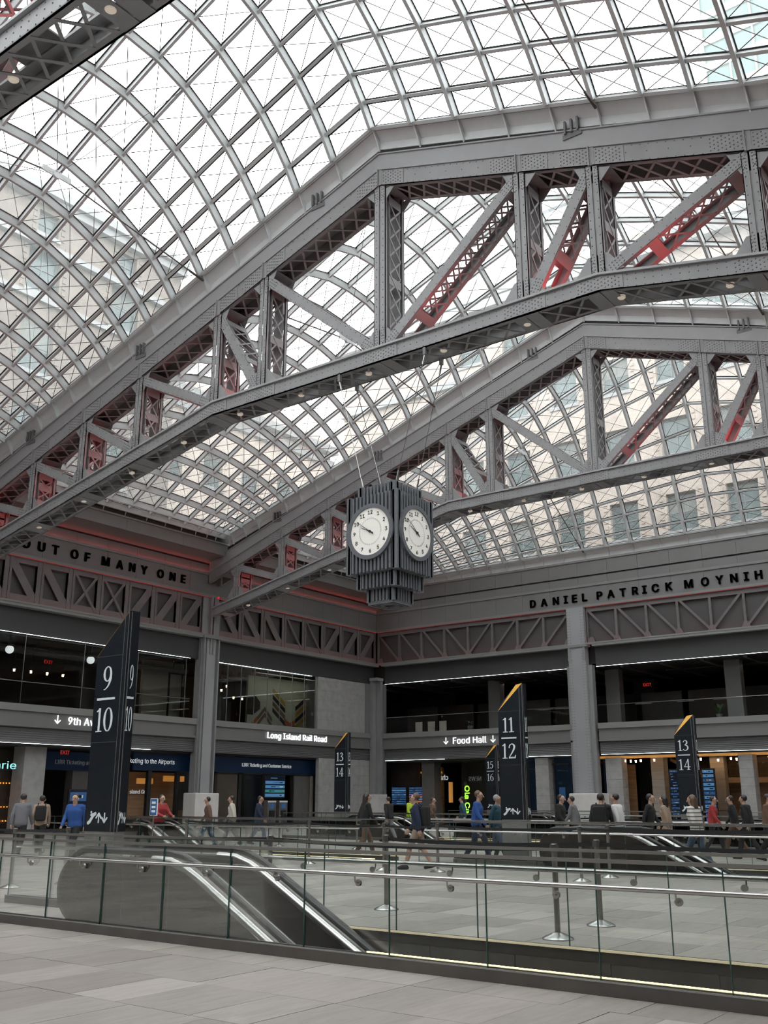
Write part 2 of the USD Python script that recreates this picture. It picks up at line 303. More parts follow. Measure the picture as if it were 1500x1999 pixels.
def vault(name, label, y0, y1, far=False, nparts=300, red=False):
    """y0 the edge away from the camera, y1 the near edge (y1 < y0)."""
    t = thing(name, label, 'skylight', (KX, (y0+y1)/2, 0)); O = np.array([KX, (y0+y1)/2, 0])
    L = lambda v, f: (np.asarray(v) - O, f)
    if far:
        ym = y1 + 6.7
        YS = np.concatenate([FARY, ym + (y1-ym)*(1-HALF[::-1])])      # from the wall towards the truss
        def Z(X, Y):
            X, Y = np.broadcast_arrays(np.asarray(X, float), np.asarray(Y, float)); pk = edge_z(X) + rise(X)
            a = edge_z(X) + rise(X)*np.interp((Y-y1)/6.7, HALF, HRISE); zw = ZW + 0*X; b = zw + (pk-zw)*(1-((Y-ym)/(-.3-ym))**2)
            return np.where(Y < ym, a, b)
    else:
        mid, hf = (y0+y1)/2, (y0-y1)/2
        YS = np.concatenate([y0 - hf*HALF, (y1 + hf*HALF)[::-1][1:]])
        def Z(X, Y): return edge_z(X) + rise(X)*np.interp(1-np.abs((np.asarray(Y)-mid)/hf), HALF, HRISE)
    NX, NY = len(XS), len(YS)
    G = np.array([[(x, y, float(Z(x, y))) for y in YS] for x in XS])      # NX NY 3
    # normals
    dX = np.gradient(G, axis=0); dY = np.gradient(G, axis=1); N = np.cross(dX, dY); N *= np.sign(N[..., 2:3]); N /= np.linalg.norm(N, axis=-1, keepdims=True)
    def strip(P, Nn, side, w, depth, top=0.0):
        side = side/np.linalg.norm(side, axis=-1, keepdims=True)
        a, b = P - side*w/2 + Nn*top, P + side*w/2 + Nn*top
        v = np.stack([a - Nn*depth, b - Nn*depth, b, a], 1).reshape(-1, 3); f = []
        for i in range(len(P)-1):
            for k in range(4):
                q = (k+1) % 4; f += [(4*i+k, 4*i+q, 4*i+4+q), (4*i+k, 4*i+4+q, 4*i+4+k)]
        m = 4*(len(P)-1); f += [(0, 2, 1), (0, 3, 2), (m, m+1, m+2), (m, m+2, m+3)]
        return v, f
    gk = MB()
    for i in range(NX):
        sd = np.tile(np.array([1.0, 0, 0]), (NY, 1)); nn = N[i].copy(); nn[:, 0] = 0; nn /= np.linalg.norm(nn, axis=1, keepdims=True)
        MB().raw(*strip(G[i], nn, sd, .11, .32)).build('rib', 'rib_paint', t, L)
        gk.raw(*strip(G[i], nn, sd, .05, -.001, .045)); gk.raw(*strip(G[i], nn, sd, .19, .012, .012))
    for j in range(NY):
        tg = dX[:, j]/np.linalg.norm(dX[:, j], axis=1, keepdims=True); sd = np.cross(tg, N[:, j])
        MB().raw(*strip(G[:, j], N[:, j], sd, .095, .21)).build('purlin', 'rib_paint', t, L)
        gk.raw(*strip(G[:, j], N[:, j], sd, .19, .012, .012))
    gk.build('gasket', 'gasket', t, L, kind='stuff')
    # panes: the largest in view one by one
    cells = []
    for i in range(NX-1):
        for j in range(NY-1):
            q = np.array([G[i, j], G[i+1, j], G[i+1, j+1], G[i, j+1]]); c = q.mean(0); P = project(q); w = 0
            if P[:, 2].min() > 1 and -60 < P[:, 0].mean() < 1560 and -60 < P[:, 1].mean() < 2000:
                x, y = P[:, 0], P[:, 1]; w = abs(np.sum(x*np.roll(y, -1) - y*np.roll(x, -1)))/2
            cells.append((w, i, j, q))
    cells.sort(key=lambda c: -c[0]); rest = MB(); cb = MB()
    for k, (w, i, j, q) in enumerate(cells):
        c = q.mean(0); n4 = N[[i, i+1, i+1, i], [j, j, j+1, j+1]]
        inset = q + (c - q)*0.035 + n4*.05
        mb = MB() if k < nparts and w > 0 else rest
        mb.hexa(np.vstack([inset, inset + n4*.03]))
        if mb is not rest: mb.build('glass_pane', 'roof_glass', t, L)
        for a, b in ((0, 2), (1, 3)):
            cb.tube([q[a] - n4[a]*.05, q[b] - n4[b]*.05], .014, 3)
    rest.build('glass_pane', 'roof_glass', t, L, kind='stuff')
    cb.build('bracing_cable', 'cable', t, L, kind='stuff')
    # curb along the trusses and walls, with tapering fins
    def curb_truss(ye, sgn):
        yi = ye + sgn*.36                                  # sgn: direction from the vault towards the truss
        zz = edge_z(XS)
        def sweep(sec):                                    # sec: list of (y, dz), swept along the gable
            n = len(sec); v = np.array([[(x, y, z+dz) for y, dz in sec] for x, z in zip(XS, zz)]).reshape(-1, 3); f = []
            for i in range(NX-1):
                for k in range(n):
                    q = (k+1) % n; f += [(n*i+k, n*i+q, n*i+n+q), (n*i+k, n*i+n+q, n*i+n+k)]
            return v, f
        m = MB()
        m.raw(*sweep([(ye-sgn*.06, -.07), (ye+sgn*.1, -.07), (ye+sgn*.1, .05), (ye-sgn*.06, .05)]))
        m.raw(*sweep([(ye+sgn*.08, -.07), (yi, -.36), (yi+sgn*.03, -.33), (ye+sgn*.1, -.03)]))
        m.raw(*sweep([(yi, -.64), (yi+sgn*.04, -.64), (yi+sgn*.04, -.33), (yi, -.33)]))
        m.build('curb', 'curb_paint', t, L)
        for x, z in zip(XS[1:-1], zz[1:-1]):
            MB().prism(sg.Polygon([(-.02, -.02), (.4, -.05), (.4, -.7), (.36, -.74), (.0, -.12)]), mat4((0, sgn, 0), (0, 0, 1), (sgn, 0, 0), (x - sgn*.02, ye-sgn*.03, z)), .04).build('fin', 'curb_paint', t, L)
        for i in range(4, NX-4, 6):                        # slide bearings
            x = (XS[i]*.62 + XS[i+1]*.38); z = float(edge_z(x)); b = MB()
            for o in (-.2, 0, .2): b.box((x+o-.03, yi-sgn*.1-.06, z-.86), (x+o+.03, yi-sgn*.1+.06, z-.42))
            b.box((x-.3, yi-.09, z-1.0), (x+.3, yi+.09, z-.84)); b.build('slide_bearing', 'steel_rivet', t, L)
    def curb_wall(P0, P1, out):                            # straight curb; out = direction away from the vault
        P0, P1, out = np.array(P0, float), np.array(P1, float), np.array(out, float); d = (P1-P0); up = np.array([0, 0, 1.0])
        m = MB()
        for sec in ([(-.06, -.07), (.1, -.07), (.1, .05), (-.06, .05)], [(.08, -.07), (.3, -.3), (.33, -.27), (.1, -.03)], [(.3, -.62), (.34, -.62), (.34, -.27), (.3, -.27)]):
            v = np.array([[P + out*a + up*b for a, b in sec] for P in (P0, P1)]).reshape(-1, 3); f = []
            for k in range(4):
                q = (k+1) % 4; f += [(k, q, 4+q), (k, 4+q, 4+k)]
            m.raw(v, f + [[0, 2, 1], [0, 3, 2], [4, 5, 6], [4, 6, 7]])
        m.build('curb', 'curb_paint', t, L)
        return m
    def fins(pts, out):
        for P in pts:
            s_ = np.cross(out, (0, 0, 1))
            MB().prism(sg.Polygon([(0, -.02), (.34, -.05), (.34, -.6), (.3, -.62), (.03, -.1)]), mat4(out, (0, 0, 1), s_, np.array(P) - np.array(out)*.03 - s_*.014), .028).build('fin', 'curb_paint', t, L)
    curb_truss(y1, -1)
    if far:
        curb_wall((XS[0], -.3, ZW), (XS[-1], -.3, ZW), (0, 1, 0)); fins([(x, -.3, ZW) for x in XS[1:-1]], (0, 1, 0))
    else:
        curb_truss(y0, 1)
    zl = float(edge_z(XS[0]))
    curb_wall((XS[0], y0, zl), (XS[0], y1, zl), (-1, 0, 0)); fins([(XS[0], y, zl) for y in YS[1:-1]], (-1, 0, 0))
    curb_wall((XS[-1], y0, zl), (XS[-1], y1, zl), (1, 0, 0))
    # tie rods with a hub in the middle
    for x in (KX-8.165, KX+7.992):
        za = float(edge_z(x))
        A, B = np.array([x, y1-.02, za-.28]), np.array([x, y0+.02, (za-.28) if not far else ZW-.2])
        H = (A+B)/2 + (0, 0, .95 if not far else 2.3)
        r = MB().tube([A, H], .026, 8).tube([H, B], .026, 8)
        for E_, s_ in ((A, 1), (B, -1)):
            r.tube([E_, E_ + (H-E_)/np.linalg.norm(H-E_)*.7], .045, 8)
        r.build('tie_rod', 'cable', t, L)
        h = MB(); h.beam(H-(0, .55, 0), H+(0, .55, 0), .05, .2); h.lathe([(0, -.05), (.16, -.05), (.16, .05), (0, .05)], H, 12, 'x'); h.build('tie_hub', 'curb_paint', t, L)
        c = MB(); i = int(np.argmin(abs(XS-x)))
        ym_ = H[1]
        for di, dy in ((-2, -2.2), (-2, 2.2), (2, -2.2), (2, 2.2)):
            j = int(np.argmin(abs(YS-(ym_+dy)))); c.tube([H, G[i+di, j]-(0, 0, .15)], .011, 4)
        c.build('hub_cable', 'cable', t, L)
    return t
VA = (TF['mid']-.33, TF['near']+TD+.48); VB = (TF['far']-.3, TF['mid']+TD+.3)
va = vault('glass_vault', 'near glazed roof vault filling the top of the picture above the big truss', VA[0], VA[1])
vb = vault('glass_vault', 'middle glazed roof vault seen beneath and between the two whole trusses', VB[0], VB[1])
vc = vault('glass_vault', 'far glazed roof vault curving down to the wall with the black name lettering', -.3, TF['far']+TD+.3, far=True)
vd = copy(va, (KX, (VA[0]+VA[1])/2 - 15.1, 0), 0, 'glazed roof vault behind the cropped girder, a scrap of it in the top left corner')

# ------------------------------------------------------------------ three riveted roof trusses (one built, two references)
NODE = [0, 5.25, 7.6, 11.9, 15.3, 18.6, 22.0]
def zb(d): return 21.42 - .325*abs(d)                       # underside of the top chord
def zt(d): return 15.42 - .21*max(0, abs(d)-7.6)            # top of the bottom chord's webs
t1 = thing('roof_truss', 'large riveted gabled roof truss the clock hangs from, nearer of the two seen whole', 'truss', (KX, TF['mid'], 0))
def pl(T_, a, b): T_.append((a, b))
def chord(name, bottom, height, y0, y1, xs, m='steel'):
    mb = MB()
    for a, b in zip(xs[:-1], xs[1:]):
        za, zb_ = bottom(a), bottom(b)
        mb.hexa([(a, y0, za), (b, y0, zb_), (b, y1, zb_), (a, y1, za), (a, y0, za+height), (b, y0, zb_+height), (b, y1, zb_+height), (a, y1, za+height)])
    return mb
XE = 24.2
tops = [-XE, 0, XE]; bots = [-XE+.4, -7.6, 7.6, XE-.4]
for y0, y1, s in ((0, .05, 1), (TD-.05, TD, -1)):
    chord('w', zb, .6, y0, y1, tops).build('top_chord_web', 'steel', t1)
    ya, yb = (0, .17) if s > 0 else (TD-.17, TD)
    chord('f', zb, .035, ya, yb, tops).build('top_chord_flange', 'steel', t1)
    chord('w', lambda d: zt(d)-.46, .46, y0, y1, bots).build('bottom_chord_web', 'steel', t1)
    chord('f', lambda d: zt(d)-.46, .03, ya, yb, bots).build('bottom_chord_flange', 'steel', t1)
    ya, yb = (-.09, .3) if s > 0 else (TD-.3, TD+.09)
    chord('p', zt, .07, ya, yb, bots).build('cover_plate', 'steel_smooth', t1)
chord('b', lambda d: zb(d)+.66, .54, -.02, TD+.02, tops).build('top_beam', 'steel_smooth', t1)
mb = chord('l', lambda d: zb(d)+.6, .06, -.05, TD+.05, tops)
v2 = chord('l', lambda d: zb(d)+1.2, .05, -.07, TD+.07, tops).arrays(); mb.raw(*v2); mb.build('beam_flange', 'steel_smooth', t1)
chord('g', lambda d: zb(d)+1.25, .3, .12, TD-.12, tops).build('bearing_strip', 'dark_gap', t1)
# splice plates and rivets on the outer faces
riv = MB()
def rowsX(x0, x1, step): return np.arange(x0, x1, step)
for face in (-1, 1):
    yf = 0 if face < 0 else TD; nrm = (0, face, 0)
    sp = MB()
    for d in [s*n for n in NODE[:-1] for s in (1, -1) if not (n == 0 and s < 0)]:
        wd = 1.0
        a, b = d-wd, d+wd
        sp_y = (yf-.02, yf) if face < 0 else (yf, yf+.02)
        for q0, q1 in ((a, min(b, 0) if d <= 0 else b),) if d else ((-wd, 0), (0, wd)):
            sp.hexa([(q0, sp_y[0], zb(q0)+.03), (q1, sp_y[0], zb(q1)+.03), (q1, sp_y[1], zb(q1)+.03), (q0, sp_y[1], zb(q0)+.03),
                     (q0, sp_y[0], zb(q0)+.57), (q1, sp_y[0], zb(q1)+.57), (q1, sp_y[1], zb(q1)+.57), (q0, sp_y[1], zb(q0)+.57)])
        g = [(x, yf+face*.02, zb(x)+h) for k, x in enumerate(rowsX(d-.92, d+.92, .1)) for h in (np.array([.1, .22, .34, .46]) + (.06 if k % 2 else 0)) if abs(abs(x-d)) > .1]
        riv.rivets(g, nrm, .022, .018)
        wd = .7
        for q0, q1 in (((d-wd, d), (d, d+wd))):
            sp.hexa([(q0, sp_y[0], zt(q0)-.43), (q1, sp_y[0], zt(q1)-.43), (q1, sp_y[1], zt(q1)-.43), (q0, sp_y[1], zt(q0)-.43),
                     (q0, sp_y[0], zt(q0)-.03), (q1, sp_y[0], zt(q1)-.03), (q1, sp_y[1], zt(q1)-.03), (q0, sp_y[1], zt(q0)-.03)])
        g = [(x, yf+face*.02, zt(x)-.43+h) for k, x in enumerate(rowsX(d-.62, d+.62, .1)) for h in (np.array([.06, .18, .30]) + (.05 if k % 2 else 0))]
        riv.rivets(g, nrm, .022, .018)
    sp.build('splice_plate', 'steel', t1, kind='stuff')
    g = [(x, yf, zb(x)+h) for x in rowsX(-23.8, 23.8, .24) for h in (.06, .54)] + [(x+.06, yf, zb(x)+.3) for x in rowsX(-23.8, 23.8, .6)]
    g += [(x, yf, zt(x)-.46+h) for x in rowsX(-23.5, 23.5, .24) for h in (.05, .25, .4)]
    riv.rivets(g, nrm, .02, .015)
# stiffener angles on the top chord at each node
for d in [s*n for n in NODE[:-1] for s in (1, -1) if not (n == 0 and s < 0)]:
    MB().box((d-.06, -.09, zb(d)-.02 if d else zb(0)-.03), (d-.02, 0, zb(d)+.62)).box((d-.06, -.03, zb(d)), (d+.12, -.0, zb(d)+.6)).build('stiffener', 'steel', t1)
# lacing below both chords
def lacing(fz, x0, x1, step, y0, y1, w=.075):
    n = max(2, int(round((x1-x0)/step))); st = (x1-x0)/n
    for k in range(n):
        a, b = x0+k*st, x0+(k+1)*st
        MB().beam((a, y0, fz(a)), (b, y1, fz(b)), w, .018).build('lacing_bar', 'steel', t1); MB().beam((a, y1, fz(a)+.02), (b, y0, fz(b)+.02), w, .018).build('lacing_bar', 'steel', t1)
ns = [-23.3] + [-n for n in NODE[:0:-1] if n < 22] + NODE[:-1] + [23.3]
for a, b in zip(ns[:-1], ns[1:]):
    lacing(lambda x: zb(x)-.01, a+.55, b-.55, .62, .1, TD-.1)
    lacing(lambda x: zt(x)-.47, a+.5, b-.5, .66, .1, TD-.1)
    for x in (a+.3, b-.3):
        MB().beam((x-.24, TD/2, zb(x-.24)-.012), (x+.24, TD/2, zb(x+.24)-.012), TD-.1, .02).build('batten_plate', 'steel', t1)
    for x in (a+.22, b-.22):
        MB().beam((x-.2, TD/2, zt(x-.2)-.472), (x+.2, TD/2, zt(x+.2)-.472), TD-.1, .02).build('batten_plate', 'steel', t1)
# posts
def post(d, w=.42):
    z0, z1 = zt(d)+.07, zb(d)+.02
    for s in (1, -1):
        yy = lambda y: y if s > 0 else TD-y
        m = MB()
        def bx(xa, xb, ya, yb, za, zb_): m.box((d+xa, min(yy(ya), yy(yb)), za), (d+xb, max(yy(ya), yy(yb)), zb_))
        bx(-w/2, -.025, .01, .035, z0, z1); bx(.025, w/2, .01, .035, z0, z1); bx(-.03, .03, .05, .3, z0, z1)
        bx(-w/2, w/2, .27, .295, z0, z1); bx(-w/2, -w/2+.02, .01, .12, z0, z1); bx(w/2-.02, w/2, .01, .12, z0, z1)
        m.build('post', 'steel', t1)
        if s > 0:
            riv.rivets([(d+x, .01, z) for z in np.arange(z0+.1, z1, .27) for x in (-.13, .13)], (0, -1, 0), .022, .018)
            riv.rivets([(d+x, .01, z) for z in list(np.arange(z0+.05, z0+.6, .1)) + list(np.arange(z1-.6, z1, .1)) for x in (-.17, -.09, .09, .17)], (0, -1, 0), .02, .016)
    n = max(2, int((z1-z0-1.4)/.62)); st = (z1-z0-1.4)/n
    for sx in (-1, 1):
        m = MB(); x = d + sx*(w/2+.005)
        for k in range(n):
            a, b = z0+.7+k*st, z0+.7+(k+1)*st
            m.beam((x, .26, a), (x, TD-.26, b), .06, .016, up=(1, 0, 0)); m.beam((x+.015*sx, TD-.26, a), (x+.015*sx, .26, b), .06, .016, up=(1, 0, 0))
        for z in (z0+.45, z0+.45+(z1-z0)*.33, z1-.55): m.box((x-.009, .22, z-.15), (x+.009, TD-.22, z+.15))
        m.build('post_lacing', 'steel', t1, kind='stuff')
    # gussets
    for y in (.045, TD-.07):
        g = MB(); g.prism(sg.Polygon([(-.75, 0), (.75, 0), (.3, .62), (-.3, .62)]), mat4((1, 0, 0), (0, 0, 1), (0, -1, 0), (d, y+.025, z0-.02)), .02)
        g.build('gusset', 'steel', t1); g = MB(); g.prism(sg.Polygon([(-.6, .04 + (zb(d-.6)-zb(d))), (.6, .04 + (zb(d+.6)-zb(d))), (.25, -.55), (-.25, -.55)]), mat4((1, 0, 0), (0, 0, 1), (0, -1, 0), (d, y+.025, zb(d))), .02); g.build('gusset', 'steel', t1)
for d in [s*n for n in NODE for s in (1, -1) if not (n == 0 and s < 0)]:
    post(d, .46 if d == 0 else .4)
def diagonal(d0, d1):     # foot at the bottom chord d0, head at the top chord d1
    sg_ = 1 if d1 > d0 else -1
    A = np.array([d0 + sg_*.28, 0, zt(d0)+.1]); B = np.array([d1 - sg_*.12, 0, zb(d1)-.1]); u = (B-A)/np.linalg.norm(B-A); nv = np.array([-u[2]*sg_, 0, u[0]*sg_])  # nv: towards the upper side
    nv = nv if nv[2] > 0 else -nv; w = .34
    for s in (1, -1):
        m = MB(); y = .04 if s > 0 else TD-.04
        m.beam(A+(0, y, 0), B+(0, y, 0), .03, w, up=nv)
        for o in (-w/2+.015, w/2-.015): m.beam(A+(0, y+s*.08, 0)+nv*o, B+(0, y+s*.08, 0)+nv*o, .16, .025, up=nv)
        m.build('diagonal', 'steel', t1)
    L_ = np.linalg.norm(B-A); n = max(2, int((L_-2.0)/.6)); st = (L_-2.2)/n
    for o in (-w/2-.01, w/2+.01):
        m = MB()
        for k in range(n):
            a, b = A+u*(1.6+k*st)*1.0, A+u*(1.6+(k+1)*st)
            m.beam(a+nv*o+(0, .1, 0), b+nv*o+(0, TD-.1, 0), .06, .015, up=nv); m.beam(a+nv*o*1.02+(0, TD-.1, 0), b+nv*o*1.02+(0, .1, 0), .06, .015, up=nv)
        for q in (1.35, L_-.45): m.beam(A+u*(q-.16)+nv*o+(0, TD/2, 0), A+u*(q+.16)+nv*o+(0, TD/2, 0), TD-.12, .018, up=nv)
        m.build('diagonal_lacing', 'steel', t1, kind='stuff')
    riv.rivets([A + u*q + nv*o + (0, .025, 0) for q in np.arange(.2, L_-.1, .28) for o in (-.12, .12)], (0, -1, 0), .02, .016)
    riv.rivets([A + u*q + nv*o + (0, .025, 0) for q in list(np.arange(.1, .6, .1)) + list(np.arange(L_-.6, L_, .1)) for o in (-.1, 0, .1)], (0, -1, 0), .02, .016)
for k in range(len(NODE)-1):
    for s in (1, -1):
        diagonal(s*NODE[k], s*NODE[k+1])
riv.build('rivet', 'steel_rivet', t1, kind='stuff')
for x in np.arange(-21.5, 22, 2.95):    # downlights let into the bottom lacing
    MB().lathe([(0, 0), (.09, 0), (.11, .02), (.11, .08), (0, .08)], (x, TD/2, zt(x)-.5), 14).build('downlight', 'lamp_soft', t1)
for s in (1, -1):                        # red uplights standing on the bottom chord between the two webs
    for a, b in zip(NODE[:-1], NODE[1:]):
        x = s*(a+b)/2; u_ = tag(MB().beam((x-.6, TD/2, zt(x-.6)+.07), (x+.6, TD/2, zt(x+.6)+.07), .56, .04).build('uplight', 'steel_rivet', t1))
        MB().beam((x-.5, TD/2, zt(x-.5)+.11), (x+.5, TD/2, zt(x+.5)+.11), .1, .04).build('red_lamp', 'red_led', u_)
t2 = copy(t1, (KX, TF['far'], 0), 0, 'smaller-looking gabled roof truss beyond the clock, landing on the column at the left wall')
t3 = copy(t1, (KX, TF['near'], 0), 0, 'near roof truss cropped by the top left corner, only its laced bottom girder in view')

# ------------------------------------------------------------------ floor of stone slabs, with openings for the escalators
WELLS = [(29.4, -46.19), (29.4, -33.57), (29.4, -21.4), (29.4, -8.6), (13.85, -46.19), (13.85, -33.57), (13.85, -21.4), (13.85, -8.6)]   # pylon edge x, middle y
HX0, HX1, HY = 3.95, 12.3, .74          # opening from x0+HX0 to x0+HX1, half width
holes = [(x+HX0, y-HY, x+HX1, y+HY) for x, y in WELLS]
floor = thing('floor', 'grey veined stone slab floor of the concourse', 'floor', kind='structure')
def minus(r, h):
    x0, y0, x1, y1 = r; a, b, c, d = h
    if a >= x1 or c <= x0 or b >= y1 or d <= y0: return [r]
    o = []
    if a > x0: o.append((x0, y0, a, y1))
    if c < x1: o.append((c, y0, x1, y1))
    xa, xb = max(a, x0), min(c, x1)
    if b > y0: o.append((xa, y0, xb, b))
    if d < y1: o.append((xa, d, xb, y1))
    return [q for q in o if q[2]-q[0] > .004 and q[3]-q[1] > .004]
slabs = []; y = -62.1; rr = random.Random(3); row = 0
y = -47.55 - .97*15
while y < 0:
    x = -8.4 - rr.random()*.6
    while x < 49:
        w = rr.choice([.42, .56, .56, .7, .84]); r_ = (x, y, x+w-.005, y+.965); x += w
        if r_[2] < 0 and r_[3] < -33: continue
        for q in holes:
            if isinstance(r_, tuple): r_ = [r_]
            r_ = [z for p_ in r_ for z in minus(p_, q)]
        slabs += r_
    y += .97
def area_px(r):
    P = project([(r[0], r[1], 0), (r[2], r[1], 0), (r[2], r[3], 0), (r[0], r[3], 0)])
    if P[:, 2].min() < .3: return 0
    x, y = P[:, 0], P[:, 1]
    if not (-100 < x.mean() < 1600 and y.mean() < 2150): return 0
    return abs(np.sum(x*np.roll(y, -1) - y*np.roll(x, -1)))/2
slabs.sort(key=lambda r: -area_px(r)); rest = [MB() for _ in TILE]
for k, r in enumerate(slabs):
    m = MB() if k < 290 else rest[k % 5]
    dz = rr.uniform(-.0012, .0012)
    m.box((r[0], r[1], -.04), (r[2], r[3], dz))
    if k < 290: m.build('slab', TILE[rr.randrange(5)], floor)
for k, m in enumerate(rest): m.build('slab', TILE[k], floor, kind='stuff')
g = MB(); base = sg.box(-9, -62.5, 49, 9).difference(so.unary_union([sg.box(*h) for h in holes]))
g.prism(base, mat4((1, 0, 0), (0, 1, 0), (0, 0, 1), (0, 0, -.3)), .296); g.build('floor_bed', 'grout', floor)

# ------------------------------------------------------------------ walls: left (x = 0) and back (y = 0)
wall_left = thing('wall_left', 'left wall of the hall, dark grey panelled bands over two open storeys', 'wall', kind='structure')
wall_back = thing('wall_back', 'back wall of the hall with the black name lettering, two open storeys below', 'wall', kind='structure')
def lbox(mb, s0, s1, n0, n1, z0, z1): return mb.box((min(s0, s1), n0, z0), (max(s0, s1), n1, z1))
def panels(wall, T, s0, s1, n0, n1, z0, z1, step, name='panel', m='wall_paint', gap=.012):
    k = max(1, int(round((s1-s0)/step))); st = (s1-s0)/k
    for i in range(k):
        lbox(MB(), s0+i*st+gap/2, s0+(i+1)*st-gap/2, n0, n1, z0, z1).build(name, m, wall, T)
    lbox(MB(), s0, s1, n0-.05, n0+.005, z0, z1).build('backing', 'dark_gap', wall, T)
def bands(wall, T, s0, s1, top):
    """the entablature above the lattice girders: letter band, upper band, and what the skylight sits on."""
    panels(wall, T, s0, s1, -.1, .1, 12.92, 14.05, 1.95)
    m = lbox(MB(), s0, s1, -.1, .2, 12.8, 12.9); lbox(m, s0, s1, -.1, .14, 12.9, 12.95); lbox(m, s0, s1, -.1, .17, 14.05, 14.12); m.build('moulding', 'ledge_paint', wall, T)
    panels(wall, T, s0, s1, -.1, .1, 14.12, 14.66, 1.95)
    lbox(MB(), s0, s1, -.1, .02, 14.66, 14.76).build('reveal', 'dark_gap', wall, T)
    if top:
        panels(wall, T, s0, s1, -.1, .1, 14.76, 15.62, 1.95)
        m = lbox(MB(), s0, s1, -.1, .17, 15.62, 15.74); m.build('moulding', 'ledge_paint', wall, T)
bands(wall_left, LW, 0.1, 62, False); bands(wall_back, FW, 0.1, 48.8, True)
# left: sloping soffit out to the skylight's edge beam
m = MB(); m.hexa([(0.1, 0, 14.74), (62, 0, 14.74), (62, 1.5, 15.0), (.1, 1.5, 15.0), (.1, 0, 14.82), (62, 0, 14.82), (62, 1.5, 15.1), (.1, 1.5, 15.1)]); m.build('soffit', 'soffit_paint', wall_left, LW)
panels(wall_left, LW, .1, 62, 1.4, 1.52, 14.98, 15.62, 3.9, 'edge_beam'); lbox(MB(), .1, 62, 1.0, 1.6, 15.6, 15.68).build('moulding', 'ledge_paint', wall_left, LW)
lbox(MB(), .1, 62, .9, 1.5, 15.68, 16.2).build('backing', 'dark_gap', wall_left, LW)
lbox(MB(), .1, 62, .108, .145, 14.122, 14.15).build('red_light_strip', 'red_led_soft', wall_left, LW)
for w_, T_, e_ in ((wall_left, LW, 62), (wall_back, FW, 48.8)):
    lbox(MB(), .1, e_, .15, .17, 14.12, 14.2).build('strip_lip', 'ledge_paint', w_, T_)
    lbox(MB(), .2, e_, .29, .32, 10.5, 10.62).build('strip_lip', 'ledge_paint', w_, T_); lbox(MB(), .2, e_, .16, .21, 10.525, 10.55).build('red_light_strip', 'red_led_low', w_, T_)
    lbox(MB(), .2, e_, .11, .19, 12.78, 12.795).build('red_light_strip', 'red_led_dim', w_, T_)
# storeys
def storey(wall, T, s0, s1, up=(None, None), low=(None, None), deep=8.0):
    lbox(MB(), s0, s1, -.35, .32, 10.38, 10.52).build('ledge', 'ledge_paint', wall, T)
    m = lbox(MB(), s0, s1, -.9, -.12, 9.2, 10.38); m.build('lintel', 'wall_dark', wall, T)
    m = lbox(MB(), s0, s1, -.35, .12, 5.56, 5.88); m.build('slab_edge', 'ledge_paint', wall, T)
    m = lbox(MB(), s0, s1, -.3, 0, 4.93, 5.56); lbox(m, s0, s1, -.3, .1, 4.84, 4.93); m.build('fascia_beam', 'wall_paint', wall, T)
    lbox(MB(), s0, s1, -.3, -.06, 4.1, 4.84).build('ribbed_panel', 'corrugated', wall, T)
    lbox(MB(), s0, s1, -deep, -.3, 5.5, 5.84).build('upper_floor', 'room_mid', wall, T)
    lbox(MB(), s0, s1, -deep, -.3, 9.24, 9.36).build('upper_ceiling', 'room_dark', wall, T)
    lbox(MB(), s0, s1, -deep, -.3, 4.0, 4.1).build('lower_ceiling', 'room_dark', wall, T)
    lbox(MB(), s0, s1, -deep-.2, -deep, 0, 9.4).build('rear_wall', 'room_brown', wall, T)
for s0, s1 in ((.05, 15.2), (16.4, 30.75), (31.95, 46.4), (47.0, 62.2)): storey(wall_left, LW, s0, s1, deep=7.0 if s0 < 1 else 8.5)
for s0, s1 in ((.7, 14.92), (16.45, 31.0), (32.2, 48.8)): storey(wall_back, FW, s0, s1, deep=9.0)
def light_line(label, T, s0, s1, n, z, w=.035):
    o = lbox(MB(), s0, s1, n-w/2, n+w/2, z-.013, z+.013).build('linear_light', 'strip_white', None, T); tag(o, label, 'light')
light_line('white light line above the upper shop window at the far left', LW, 17.0, 30.7, -.1, 9.18)
light_line('white light line above the window with the coloured chevrons', LW, 6.6, 15.0, -.1, 9.18)
light_line('white light line above the upper balcony left of the back column', FW, .72, 14.9, -.1, 9.2)
light_line('white light line above the upper balcony right of the back column', FW, 16.47, 31.0, -.1, 9.2)
light_line('white light line over the ground floor opening at the far left', LW, 19.5, 30.7, -.02, 4.09)
light_line('white light line under the food court lettering', FW, .8, 5.6, -.02, 4.09)
light_line('white light line over the ground floor opening right of the back column', FW, 16.5, 31.0, -.02, 4.09)
light_line('white light line over the ground floor between tall sign and back column', FW, 11.0, 14.6, -.02, 4.09)
# stone pieces of wall next to the corner (left wall)
def stone_wall(s0, s1, z0, z1, n=-.04):
    k = 0; zz = z0
    while zz < z1-.05:
        h = min(.62, z1-zz); ss = s0 - (.0 if k % 2 == 0 else .6)
        while ss < s1-.02:
            a, b = max(ss, s0), min(ss+1.2, s1); ss += 1.2
            if b-a > .03: lbox(MB(), a+.003, b-.003, -.3, n, zz+.003, zz+h-.003).build('stone_panel', 'stone', wall_left, LW)
        zz += h; k += 1
stone_wall(1.15, 6.05, 5.88, 9.2); stone_wall(.6, 5.85, 0, 4.1)
lbox(MB(), .05, 1.15, -.3, .0, 5.88, 9.2).build('corner_pier', 'wall_paint', wall_left, LW); lbox(MB(), .05, .6, -.3, 0, 0, 4.1).build('corner_pier', 'wall_paint', wall_left, LW)
lbox(MB(), -.3, .7, -.3, .0, 0, 9.2).build('corner_pier', 'wall_paint', wall_back, FW)
